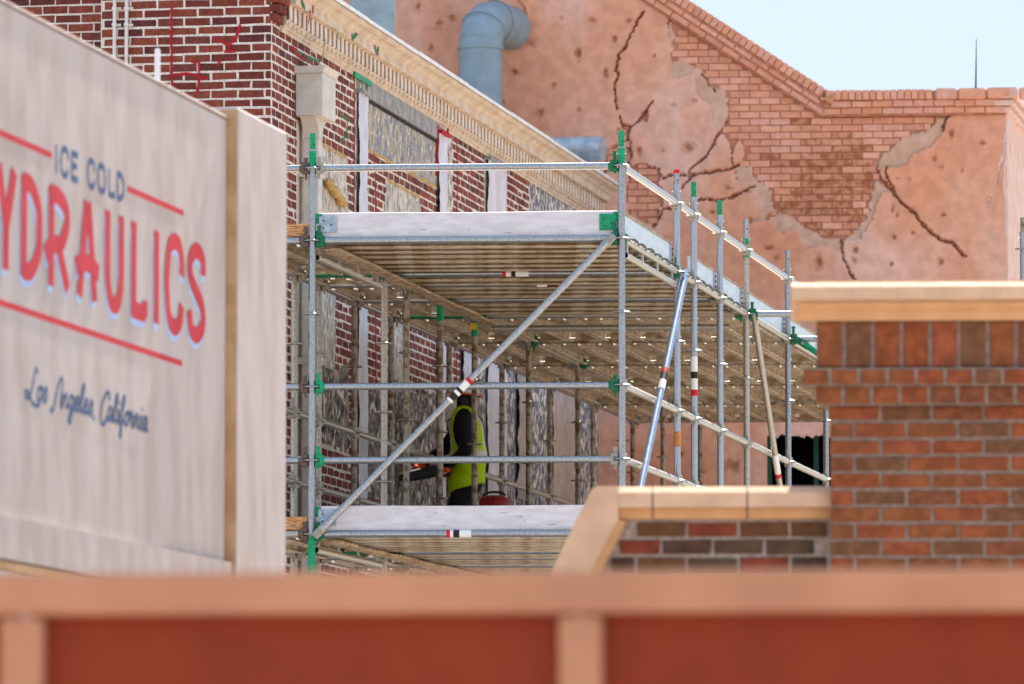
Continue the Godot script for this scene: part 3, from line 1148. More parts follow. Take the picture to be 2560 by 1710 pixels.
	for pass_ in 2:
		for poly: PackedVector2Array in [fallen, scratch][pass_]:
			var r := Rect2(poly[0], Vector2.ZERO)
			for q in poly:
				r = r.expand(q)
			for j in range(maxi(0, int((r.position.y - v0) / cv)), mini(nv, int((r.end.y - v0) / cv) + 1) + 1):
				for i in range(maxi(0, int((r.position.x - u0) / cu)), mini(nu, int((r.end.x - u0) / cu) + 1) + 1):
					var p := Vector2(u0 + i * cu, v0 + j * cv)
					var w := p + Vector2(nz.get_noise_2d(p.x * 7.0, p.y * 7.0), nz.get_noise_2d(p.y * 7.0 + 40.0, p.x * 7.0)) * 0.03
					if not Geometry2D.is_point_in_polygon(w, poly):
						continue
					var id := j * (nu + 1) + i
					if pass_ == 0:
						kind[id] = 1
						H[id] = -0.042
					elif kind[id] == 1:
						kind[id] = 2
						H[id] = -0.022 + 0.006 * nz.get_noise_2d(p.x * 5.0, p.y * 5.0)
					if Geometry2D.is_point_in_polygon(p, flake):
						kind[id] = 0
						H[id] = -0.004
	# cracks: [points in the enlargement], width, depth
	var cracks := [
		[[[240, 0], [205, 50], [180, 110], [150, 160], [132, 205], [100, 240], [95, 290], [85, 320], [100, 350], [88, 385], [80, 410], [84, 470], [92, 540]], 0.03],
		[[[112, 580], [122, 625], [170, 635], [215, 600], [245, 560], [290, 495]], 0.03],
		[[[120, 625], [128, 650], [165, 650]], 0.026], [[[165, 640], [150, 700], [168, 760], [172, 800]], 0.026],
		[[[700, 600], [680, 640], [640, 700], [622, 745], [580, 810], [520, 850], [490, 890], [498, 920], [455, 975]], 0.028],
		[[[500, 905], [560, 895], [640, 880], [720, 868], [800, 832]], 0.034],
		[[[520, 1040], [600, 1035], [650, 1045], [720, 1030], [770, 1005], [860, 960]], 0.024],
		[[[340, 925], [390, 900], [440, 905], [480, 900]], 0.022], [[[350, 1090], [390, 1090]], 0.024],
		[[[1612, 985], [1660, 1050], [1700, 1085], [1740, 1110], [1790, 1180], [1840, 1225], [1890, 1262], [1950, 1275], [1985, 1320], [2022, 1355]], 0.04],
		[[[1540, 880], [1560, 930], [1620, 990]], 0.026], [[[1580, 860], [1585, 910], [1630, 990]], 0.03],
		[[[1332, 1260], [1340, 1330], [1360, 1390], [1390, 1450], [1410, 1484]], 0.028],
		[[[2252, 660], [2235, 720], [2240, 770], [2215, 840], [2195, 920], [2190, 960]], 0.026],
		[[[1845, 500], [1850, 530], [1840, 590], [1852, 610]], 0.024], [[[1960, 560], [1910, 590], [1895, 660]], 0.03],
		[[[20, 900], [60, 760], [90, 740]], 0.022],
		[[[560, 340], [600, 390], [640, 440]], 0.014], [[[300, 1180], [330, 1130], [350, 1085]], 0.022],
	]
	for c in cracks:
		var line: PackedVector2Array = z.call(c[0])
		for s in line.size() - 1:
			var a := line[s]
			var b := line[s + 1]
			var w: float = c[1] * rng.randf_range(0.75, 1.2)
			var r := Rect2(a, Vector2.ZERO).expand(b).grow(w + 0.02)
			for j in range(maxi(0, int((r.position.y - v0) / cv)), mini(nv, int((r.end.y - v0) / cv)) + 1):
				for i in range(maxi(0, int((r.position.x - u0) / cu)), mini(nu, int((r.end.x - u0) / cu)) + 1):
					var p := Vector2(u0 + i * cu, v0 + j * cv)
					p += Vector2(nz.get_noise_2d(p.x * 9.0, p.y * 9.0), nz.get_noise_2d(p.y * 9.0, p.x * 9.0 + 20.0)) * 0.02
					var d := p.distance_to(Geometry2D.get_closest_point_to_segment(p, a, b))
					if d < w * 0.34:
						var id := j * (nu + 1) + i
						crack[id] = maxf(crack[id], 1.0 - d / (w * 0.34))
						H[id] = minf(H[id], -0.06 * (1.0 - pow(d / (w * 0.34), 2.0)) - 0.014)
	# pocks: photo px, radius
	for q in [[1046, 15, 9], [1130, 45, 8], [1078, 120, 8], [1286, 180, 9], [1326, 108, 10], [1445, 135, 9], [1536, 98, 8], [1384, 212, 8], [1352, 283, 8], [1514, 183, 8], [1570, 52, 7], [1482, 52, 8], [1446, 275, 7], [1615, 285, 12], [1635, 140, 5], [1734, 252, 9], [1682, 262, 6], [1598, 380, 10], [1656, 377, 7], [1722, 370, 10], [1400, 45, 9], [2378, 333, 10], [2336, 395, 8], [2354, 416, 5], [2274, 448, 7], [2244, 446, 4], [2230, 520, 7], [2242, 537, 6], [2358, 536, 5], [2473, 498, 8], [2456, 357, 7], [2404, 425, 6], [2235, 594, 6], [2283, 582, 6], [2138, 625, 9], [2135, 650, 7], [2046, 655, 9], [1920, 620, 10], [2352, 655, 6], [1255, 255, 7], [1098, 60, 7], [1120, 280, 8], [1940, 646, 8], [1780, 530, 6], [1876, 552, 8], [1742, 1100, 9], [1700, 1135, 6], [1830, 1165, 12], [2228, 660, 6], [1950, 560, 9], [1820, 470, 6]]:
		var c := hit(f, q[0], q[1])
		var rr: float = q[2] / 256.0
		var sq := rng.randf_range(0.65, 1.5)
		var soil := rng.randf_range(-0.35, 0.35)
		var deep := rng.randf_range(0.4, 1.15)
		rr *= rng.randf_range(0.7, 1.25)
		for j in range(maxi(0, int((c.y - rr * 4 - v0) / cv)), mini(nv, int((c.y + rr * 4 - v0) / cv)) + 1):
			for i in range(maxi(0, int((c.x - rr * 4 - u0) / cu)), mini(nu, int((c.x + rr * 4 - u0) / cu)) + 1):
				var p := Vector2(u0 + i * cu, v0 + j * cv)
				var d := Vector2((p.x - c.x) * sq, (p.y - c.y) / sq).length() / rr
				d += 0.5 * nz.get_noise_2d(p.x * 11.0, p.y * 11.0)
				var id := j * (nu + 1) + i
				if d < 1.0 and kind[id] == 0:
					H[id] -= 0.034 * deep * (1.0 - d * d)
				if d < 2.2:
					dirt[id] = maxf(dirt[id], clampf(1.0 + soil - d * 0.62 + 0.9 * nz.get_noise_2d(p.x * 6.0, p.y * 6.0 + 9.0), 0, 1))
	# the doorway at the bottom right
	var d0 := hit(f, 1916, 1096)
	var d1 := hit(f, 2110, 1096)
	var verts := PackedVector3Array()
	var norms := PackedVector3Array()
	var cols := PackedColorArray()
	var idx := PackedInt32Array()
	var base := lin(224, 160, 131)
	var pale := lin(230, 182, 165)
	var warm := lin(222, 152, 120)
	var brown := lin(168, 104, 74)
	var grey := lin(206, 164, 142)
	var nb := FastNoiseLite.new()
	nb.seed = 21
	nb.frequency = 0.55
	nb.fractal_octaves = 5
	for j in nv + 1:
		for i in nu + 1:
			var id := j * (nu + 1) + i
			var u := u0 + i * cu
			var v := v0 + j * cv
			var hx := (H[id + 1] - H[id - 1]) / (2 * cu) if i > 0 and i < nu else 0.0
			var hy := (H[id + nu + 1] - H[id - nu - 1]) / (2 * cv) if j > 0 and j < nv else 0.0
			verts.append(f.p(u, v, H[id]))
			norms.append((f.n - f.u * hx - f.v * hy).normalized())
			var c := base.lerp(pale, clampf(0.45 + 1.7 * nb.get_noise_2d(u * 1.0, v * 0.7), 0, 1))
			c = c.lerp(warm, clampf(1.6 * nb.get_noise_2d(u * 1.6 + 60.0, v * 0.7 + 3.0), 0, 0.8))
			if kind[id] == 1:
				c = lin(196, 136, 110)
			elif kind[id] == 2:
				c = grey.lerp(lin(214, 172, 152), clampf(0.5 + 2.0 * nb.get_noise_2d(u * 5.0, v * 5.0), 0, 1))
			c = c.lerp(brown, dirt[id] * 0.75)
			c = c.lerp(lin(122, 86, 70), 0.6 * smoothstep(0.3, 0.7, crack[id]))   # black paint run into the cracks
			cols.append(c)
	for j in nv:
		for i in nu:
			var u := u0 + (i + 0.5) * cu
			var v := v0 + (j + 0.5) * cv
			if v > top_at.call(u) + 0.03:
				continue
			if u > d0.x and u < d1.x and v < d0.y + 0.05 * nz.get_noise_1d(u * 6.0) + 0.02:
				continue
			var a := j * (nu + 1) + i
			idx.append_array([a, a + nu + 2, a + 1, a, a + nu + 1, a + nu + 2])
	var arr := []
	arr.resize(Mesh.ARRAY_MAX)
	arr[Mesh.ARRAY_VERTEX] = verts
	arr[Mesh.ARRAY_NORMAL] = norms
	arr[Mesh.ARRAY_COLOR] = cols
	arr[Mesh.ARRAY_INDEX] = idx
	var am := ArrayMesh.new()
	am.add_surface_from_arrays(Mesh.PRIMITIVE_TRIANGLES, arr)
	var wall := part("stucco_wall", am, mats.stucco, t)
	# bricks where the plaster has fallen
	var is_brick := func(u: float, v: float) -> bool:
		var i := int(round((u - u0) / cu))
		var j := int(round((v - v0) / cv))
		if i < 1 or j < 1 or i >= nu or j >= nv or v > top_at.call(u) - 0.01:
			return false
		var id := j * (nu + 1) + i
		return kind[id] == 1 and kind[id + 1] == 1 and kind[id - 1] == 1
	var tones := ["pink_brick0", "pink_brick1", "pink_brick2", "pink_brick3", "pink_brick4"]
	var list := lay_courses(u0, end_u, 5.0, 10.3, is_brick, 0.2, 0.0685, 0.008, 0.03)
	var grimy := hit(f, 2085, 470)
	for q in list:
		var away := Vector2((q[0] - grimy.x) / 0.55, (q[1] - grimy.y) / 0.75).length() + 0.9 * nz.get_noise_2d(q[0] * 2.0, q[1] * 3.0)
		q.append(5 + rng.randi() % 2 if away < 0.75 + rng.randf_range(-0.25, 0.25) else rng.randi() % 5)
	put_bricks(list, f, wall, tones + ["pink_dirty0", "pink_dirty1"], 215, -0.026, 0.0685, 0.0085)
	# core of the wall, with the gable above the picture
	var peak := -1.6
	var st := mb()
	prism(st, f, PackedVector2Array([Vector2(-7, 0), Vector2(d0.x, 0), Vector2(d0.x, d0.y + 0.06), Vector2(d1.x, d0.y + 0.06), Vector2(d1.x, 0), Vector2(end_u - 0.01, 0), Vector2(end_u - 0.01, flat_y + 0.1), Vector2(crease, flat_y + 0.1), Vector2(peak, top_at.call(peak) + 0.1), Vector2(-7, top_at.call(peak) + 0.1 + slope * (peak + 7) * 0.4)]), -0.45, -0.085)
	part("wall_core", st, mats.joint, t)
	st = mb()
	prism(st, f, PackedVector2Array([Vector2(-7, v1 - 0.02), Vector2(hit(f, 1600, 0).x, v1 - 0.02), Vector2(crease + (v1 - flat_y) / slope, v1 - 0.02), Vector2(peak, top_at.call(peak)), Vector2(-7, top_at.call(peak) - 1.0)]), -0.084, -0.002)
	part("upper_gable", st, mats.pink_plain, t)
	st = mb()
	fbox(st, f, -7, u0, 0, v1 - 0.03, -0.084, 0)
	fbox(st, f, u0, d0.x, 0, v0 + 0.001, -0.084, -0.001)
	fbox(st, f, d1.x, end_u, 0, v0 + 0.001, -0.084, -0.001)
	part("lower_wall", st, mats.pink_plain, t)
	# right return
	var rf := Frame.new(f.p(end_u, 0), along, out_r)
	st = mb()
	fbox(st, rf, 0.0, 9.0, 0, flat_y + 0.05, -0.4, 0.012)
	part("return_wall", st, mats.pink_lit, t)
	# dark room behind the doorway, green door posts
	var room := Frame.new(f.p(d0.x - 0.3, 0, -0.46), f.u, f.n)
	st = mb()
	var w2 := d1.x - d0.x + 0.6
	fbox(st, room, 0, w2, 0, 7.0, -3.1, -3.0)
	fbox(st, room, -0.1, 0, 0, 7.0, -3.1, 0)
	fbox(st, room, w2, w2 + 0.1, 0, 7.0, -3.1, 0)
	fbox(st, room, -0.1, w2 + 0.1, 7.0, 7.1, -3.1, 0)
	part("doorway_room", st, mats.inside, t)
	for px: float in [1920, 2038]:
		var q := hit(f, px, 1150)
		st = mb()
		fbox(st, f, q.x - 0.025, q.x + 0.025, 0, d0.y + 0.05, -0.3, -0.24, 0.004)
		part("door_post", st, mats.door_green, t)
	# coping: two stepped stretcher courses and a row of bricks on edge
	st = mb()
	var cop := part("coping", coping_bed(f, crease, flat_y, slope, end_u, peak), mats.joint, t)
	var rows := [[0.018, 0.063, 0.05, 0.2], [0.085, 0.063, 0.08, 0.2], [0.152, 0.098, 0.115, 0.068]]
	for k in 3:
		var v: float = rows[k][0]
		var hh: float = rows[k][1]
		var pr: float = rows[k][2]
		var bl: float = rows[k][3]
		var shp := []
		for i in 4:
			var s := mb()
			cbox(s, Transform3D(), Vector3(bl - 0.007, hh - rng.randf_range(0.002, 0.006), 0.12), 0.004 + 0.001 * i)
			shp.append(s.commit())
		# flat run
		var u := crease + 0.5 * bl + (0.1 if k == 1 else 0.0)
		var last := hit(f, 2335, 240).x if k == 2 else end_u + pr
		while u + bl * 0.5 < last + 0.02:
			var o := obj("coping_brick", shp[rng.randi() % 4], mats[tones[rng.randi() % 5]], cop)
			o.transform = Transform3D(f.basis(), f.p(u, flat_y + v + hh * 0.5 + rng.randf_range(-0.003, 0.003), pr - 0.06))
			u += bl
		# sloping run up the gable
		var dir := (f.u * -1.0 + f.v * -slope).normalized()
		var up := f.n.cross(-dir).normalized()
		if up.y < 0:
			up = -up
		var s := 0.5 * bl + (0.1 if k == 1 else 0.0)
		while s < 3.4:
			var c := f.p(crease, flat_y) + dir * (s - 0.02) + up * (v + hh * 0.5) + f.n * (pr - 0.06)
			var o := obj("coping_brick", shp[rng.randi() % 4], mats[tones[rng.randi() % 5]], cop)
			o.transform = Transform3D(Basis(-dir, up, f.n), c)
			s += bl
	# plastered stretch of the coping over the right end
	var u := hit(f, 2337, 240).x
	for w: float in [0.22, 0.28, 0.31, 0.19]:
		st = mb()
		cbox(st, Transform3D(f.basis(), f.p(u + w * 0.5, flat_y + 0.2 + 0.004 * rng.randf(), 0.045)), Vector3(w - 0.012, 0.108, 0.15), 0.018)
		part("coping_block", st, mats["pink_brick%d" % (rng.randi() % 5)], cop)
		u += w
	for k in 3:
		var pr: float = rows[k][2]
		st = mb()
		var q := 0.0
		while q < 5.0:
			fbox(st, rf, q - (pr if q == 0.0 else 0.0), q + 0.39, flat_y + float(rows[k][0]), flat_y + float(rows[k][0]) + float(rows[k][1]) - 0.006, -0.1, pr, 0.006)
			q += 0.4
		part("return_coping", st, mats.pink_lit, cop)
	# lightning rod
	var a := hit(f, 2439, 226)
	var lr := thing("lightning_rod", f.p(a.x, a.y - 0.03, -0.02), "thin dark lightning rod standing on the pink parapet", "lightning rod")
	var tip := hit(f, 2441, 97)
	st = mb()
	tube(st, f.p(a.x, a.y - 0.06, -0.02), f.p(tip.x, tip.y, -0.02), 0.011, 10, true, 0.003)
	part("rod", st, mats.rod, lr)
	st = mb()
	lathe(st, Transform3D(Basis(), f.p(a.x, a.y - 0.09, -0.02)), [[0.0, 0.0], [0.03, 0.0], [0.03, 0.06], [0.014, 0.075], [0.0, 0.075]], 12)
	part("base", st, mats.rod, lr)
	# collar where the elbow duct enters
	st = mb()
	var e := hit(f, 1262, 42)
	var ring := []
	for i in 33:
		ring.append(f.p(e.x + 0.235 * cos(TAU * i / 32), e.y + 0.235 * sin(TAU * i / 32), 0.0))
	var rads := []
	for i in 33:
		rads.append(0.028)
	bend(st, ring, rads, 10, false)
	part("duct_collar", st, mats.pink_brick0, t)


func coping_bed(f: Frame, crease: float, flat_y: float, slope: float, end_u: float, peak: float) -> SurfaceTool:
	var st := mb()
	var th := 0.245
	var rise := th * sqrt(1.0 + slope * slope)
	var steps := [[0.0, 0.08, 0.035], [0.08, 0.15, 0.065], [0.15, 0.236, 0.1]]
	for s in steps:
		var k := sqrt(1.0 + slope * slope)
		prism(st, f, PackedVector2Array([
			Vector2(end_u, flat_y + s[0]), Vector2(end_u, flat_y + s[1]), Vector2(crease + 0.001, flat_y + s[1]),
			Vector2(peak, flat_y + slope * (peak - crease) + s[1] * k), Vector2(peak, flat_y + slope * (peak - crease) + s[0] * k), Vector2(crease, flat_y + s[0])]), -0.45, s[2] - 0.012)
	return st


# ---------------------------------------------------------------- the sign wall
func sign_wall() -> void:
	var f := Frame.new(row(spot(717, 900, 25.5).x - M * 25.5, 25.5, 0), along, out_r)
	var pil := 0.05
	var fp := Frame.new(f.o - f.n * pil, along, out_r)       # the panel lies behind the pier's face
	var t := thing("sign_wall", f.p(-1.5, 0), "pale stained wall painted with a red and blue advertisement for ice cold hydraulics", "wall")
	var u_p := hit(f, 594, 800).x
	var top_p := hit(f, 650, 295).y
	var top_w := hit(fp, 300, 157).y
	var st := mb()
	fbox(st, f, u_p, 0, 0, top_p, -0.35, 0, 0.012)
	part("end_pier", st, mats.sign_wall, t)
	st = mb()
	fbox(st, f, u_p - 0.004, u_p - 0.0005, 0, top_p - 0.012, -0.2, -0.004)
	part("lit_pier_edge", st, mats.sign_edge, t)  # tan colour paints the warm bounced light on the pier's near side
	st = mb()
	fbox(st, fp, -6.5, u_p - 0.004, 0, top_w, -0.28, 0, 0.012)
	var panel := part("panel", st, mats.sign_wall, t)
	st = mb()
	extrude(st, [[-0.285, 0], [0.004, 0], [0.005, 0.006], [0.001, 0.011], [-0.28, 0.013]], fp.p(-6.5, top_w), fp.p(u_p - 0.004, top_w), fp.n, fp.v)
	part("cap", st, mats.sign_wall, t)
	# plinth mouldings at the foot of the panel
	var y := hit(fp, 300, 1352).y
	st = mb()
	extrude(st, [[0, 0], [0, -0.16], [0.03, -0.16], [0.03, 0]], fp.p(-6.5, y), fp.p(u_p - 0.004, y), fp.n, fp.v)
	part("plinth", st, mats.sign_wall, t)
	st = mb()
	extrude(st, [[0, -0.17], [0.02, -0.17], [0.02, -0.2], [0, -0.2]], fp.p(-6.5, y), fp.p(u_p - 0.004, y), fp.n, fp.v)
	part("plinth_band", st, mats.sign_edge, t)
	st = mb()
	extrude(st, [[0, -0.2], [0.05, -0.21], [0.05, -1.2], [0, -1.2]], fp.p(-6.5, y), fp.p(u_p - 0.004, y), fp.n, fp.v)
	part("plinth_foot", st, mats.sign_wall, t)
	# painted lettering
	var caps := {
		"H": [[[0.1, 0], [0.1, 1]], [[0.88, 0], [0.88, 1]], [[0.1, 0.5], [0.88, 0.5]]],
		"Y": [[[0.5, 0], [0.5, 0.48]], [[0.5, 0.42], [0.1, 1]], [[0.5, 0.42], [0.9, 1]]],
		"D": [[[0.14, 0], [0.14, 1]], "s", [[0.1, 0.94], [0.5, 0.92], [0.84, 0.72], [0.88, 0.5], [0.84, 0.28], [0.5, 0.08], [0.1, 0.06]]],
		"R": [[[0.16, 0], [0.16, 1]], "s", [[0.12, 0.94], [0.5, 0.93], [0.84, 0.82], [0.84, 0.64], [0.6, 0.46], [0.2, 0.42], [-0.1, 0.3]], [[0.5, 0.46], [0.62, 0.3], [0.92, 0.02]]],
		"A": [[[0.14, 0], [0.46, 1]], [[0.86, 0], [0.54, 1]], "s", [[-0.04, 0.3], [0.3, 0.36], [0.7, 0.36], [1.04, 0.3]]],
		"U": ["s", [[0.12, 1], [0.12, 0.6], [0.13, 0.28], [0.3, 0.07], [0.5, 0.04], [0.7, 0.07], [0.87, 0.28], [0.88, 0.6], [0.88, 1]]],
		"L": [[[0.2, 0], [0.2, 1]], [[0.1, 0.06], [0.98, 0.06]], [[0.93, 0.02], [0.93, 0.2]]],
		"I": [[[0.5, 0], [0.5, 1]]],
		"C": ["s", [[0.9, 0.62], [0.92, 0.76], [0.78, 0.93], [0.5, 0.97], [0.22, 0.88], [0.1, 0.6], [0.1, 0.4], [0.22, 0.12], [0.5, 0.03], [0.8, 0.1], [0.92, 0.3]]],
		"S": ["s", [[0.9, 0.72], [0.86, 0.9], [0.5, 0.97], [0.16, 0.86], [0.14, 0.66], [0.46, 0.52], [0.84, 0.36], [0.88, 0.16], [0.55, 0.03], [0.18, 0.08], [0.1, 0.28]]],
		"E": [[[0.16, 0], [0.16, 1]], [[0.1, 0.94], [0.9, 0.94]], [[0.1, 0.52], [0.78, 0.52]], [[0.1, 0.06], [0.9, 0.06]]],
		"O": ["s", [[0.5, 0.97], [0.2, 0.86], [0.1, 0.5], [0.2, 0.14], [0.5, 0.03], [0.8, 0.14], [0.9, 0.5], [0.8, 0.86], [0.5, 0.97]]],
	}
	var word := [["H", -68, -20], ["Y", -12, 37], ["D", 50, 102], ["R", 117, 172], ["A", 190, 243], ["U", 262, 307], ["L", 325, 364], ["I", 380, 400], ["C", 412, 457], ["S", 469, 511]]
	var vt := (hit(fp, 60, 442).y + hit(fp, 490, 617).y) * 0.5
	var vb := (hit(fp, 60, 690).y + hit(fp, 490, 846).y) * 0.5
	for pass_ in 2:
		for w in word:
			var a := hit(fp, w[1], 640).x
			var b := hit(fp, w[2], 640).x
			var off := Vector2(-0.012, -0.028) if pass_ == 0 else Vector2.ZERO
			letter(fp, caps[w[0]], a + off.x, b + off.x, vb + off.y, vt + off.y, 0.07, 0.0015 if pass_ == 0 else 0.004, mats.sign_pale if pass_ == 0 else mats.sign_red, panel, 1.12)
	var small := [["I", 134, 146], ["C", 150, 171], ["E", 176, 196], ["C", 217, 237], ["O", 242, 265], ["L", 269, 286], ["D", 291, 311]]
	vt = (hit(fp, 140, 364).y + hit(fp, 300, 430).y) * 0.5
	vb = (hit(fp, 140, 433).y + hit(fp, 300, 501).y) * 0.5
	for w in small:
		letter(fp, caps[w[0]], hit(fp, w[1], 430).x, hit(fp, w[2], 430).x, vb, vt, 0.027, 0.0015, mats.sign_blue, panel, 0.8)
	for bar in [[-160, 127, 60, 358], [318, 458, 388, 502], [-160, 456, 220, 830]]:
		st = mb()
		var v := hit(fp, bar[2], bar[3]).y
		fbox(st, fp, hit(fp, bar[0], 600).x, hit(fp, bar[1], 600).x, v - 0.012, v + 0.012, 0, 0.002)
		part("painted_bar", st, mats.sign_red, panel)
	# script line
	var glyph := {
		"L": [1.0, [[0.95, 1.75], [0.75, 2.05], [0.6, 1.7], [0.5, 0.7], [0.25, 0.05], [-0.1, 0.0], [-0.2, 0.3], [0.1, 0.35], [0.6, -0.25], [1.1, -0.4], [1.45, -0.1]]],
		"A": [1.25, [[0.1, -0.3], [0.3, -0.5], [0.5, 0.0], [0.7, 1.2], [1.0, 1.9], [1.2, 1.6], [1.15, 0.6], [1.2, 0.0], [1.35, 0.1]]],
		"C": [0.95, [[1.0, 1.35], [1.05, 1.75], [0.75, 1.9], [0.35, 1.2], [0.2, 0.4], [0.3, -0.25], [0.6, -0.4], [0.9, 0.0], [1.0, 0.2]]],
		"o": [0.62, [[0.45, 0.9], [0.15, 0.75], [0.1, 0.2], [0.3, 0.0], [0.5, 0.3], [0.5, 0.8], [0.35, 0.95], [0.65, 0.75]]],
		"s": [0.5, [[0.05, 0.1], [0.3, 1.0], [0.45, 0.5], [0.3, 0.0], [0.1, 0.1]]],
		"n": [0.72, [[0.05, 0.9], [0.12, 0.5], [0.1, 0.0], [0.2, 0.6], [0.45, 0.95], [0.5, 0.5], [0.5, 0.05], [0.72, 0.2]]],
		"g": [0.66, [[0.5, 0.85], [0.2, 0.9], [0.1, 0.3], [0.3, 0.05], [0.5, 0.5], [0.52, 0.9], [0.48, 0.0], [0.4, -0.8], [0.15, -0.85], [0.2, -0.4], [0.66, 0.15]]],
		"e": [0.56, [[0.05, 0.4], [0.4, 0.6], [0.4, 0.95], [0.15, 0.85], [0.08, 0.3], [0.25, 0.0], [0.56, 0.25]]],
		"l": [0.42, [[0.0, 0.2], [0.35, 1.5], [0.3, 1.95], [0.12, 1.5], [0.12, 0.3], [0.25, 0.0], [0.42, 0.2]]],
		"a": [0.68, [[0.5, 0.85], [0.2, 0.9], [0.08, 0.35], [0.22, 0.0], [0.45, 0.4], [0.5, 0.9], [0.48, 0.2], [0.58, 0.0], [0.68, 0.2]]],
		"i": [0.36, [[0.05, 0.5], [0.15, 0.95], [0.15, 0.2], [0.25, 0.0], [0.36, 0.2]], [[0.18, 1.35], [0.2, 1.5]]],
		"f": [0.46, [[0.0, 0.3], [0.35, 1.5], [0.35, 1.95], [0.18, 1.6], [0.15, 0.0], [0.12, -0.8], [0.25, -0.85], [0.25, 0.0], [0.46, 0.3]]],
		"r": [0.48, [[0.02, 0.4], [0.15, 1.0], [0.3, 0.85], [0.28, 0.2], [0.38, 0.0], [0.48, 0.25]]],
		",": [0.4, [[0.15, 0.1], [0.18, -0.05], [0.08, -0.3]]],
		" ": [0.3],
	}
	var total := 0.0
	for ch in "Los Angeles, California":
		total += float(glyph[ch][0])
	var ua := hit(fp, 66, 1000).x
	var ub := hit(fp, 368, 1030).x
	var sx := (ub - ua) / total
	var base_v := (hit(fp, 100, 1010).y + hit(fp, 350, 1066).y) * 0.5
	var xh := 0.058
	var x := 0.0
	st = mb()
	var k := 0
	for ch in "Los Angeles, California":
		var g: Array = glyph[ch]
		for i in range(1, g.size()):
			var pts := []
			for q in smooth_path(g[i], 5):
				pts.append([ua + (x + q[0] + q[1] * 0.12) * sx, base_v + q[1] * xh, 0.0185])
			ribbon(st, fp, pts, 0.0015 + 0.00012 * k, 1.0)
			k += 1
		x += float(g[0])
	part("painted_script", st, mats.sign_blue, panel)
	# a white pipe standing behind the wall
	var w := spot(394, 200, 26.5)
	var wp := thing("white_pipe", Vector3(w.x, 0, w.z), "short white upright pipe end showing above the painted wall", "pipe")
	st = mb()
	var tipw := spot(394, 120, 26.5)
	bend(st, [Vector3(w.x, 0, w.z), tipw - Vector3.UP * 0.012, tipw - Vector3.UP * 0.004, tipw], [0.0135, 0.0135, 0.011, 0.004], 16)
	part("pipe", st, mats.white_pipe, wp)
	st = mb()
	fbox(st, Frame.new(Vector3(w.x, 0, w.z), f.u, f.n), -0.05, 0.05, 0.0, 0.02, -0.05, 0.05)
	part("foot", st, mats.white_pipe, wp)


func letter(f: Frame, strokes: Array, u0: float, u1: float, v0: float, v1: float, weight: float, h: float, m: Material, parent: Node3D, squeeze: float) -> void:
	var st := mb()
	var curve := false
	var k := 0
	for s in strokes:
		if s is String:
			curve = true
			continue
		var src: Array = smooth_path(s, 6) if curve else s
		var pts := []
		for q in src:
			pts.append([lerpf(u0, u1, q[0]), lerpf(v0, v1, q[1]), weight])
		ribbon(st, f, pts, h + 0.0003 * k, squeeze)
		k += 1
	part("painted_letter", st, m, parent)


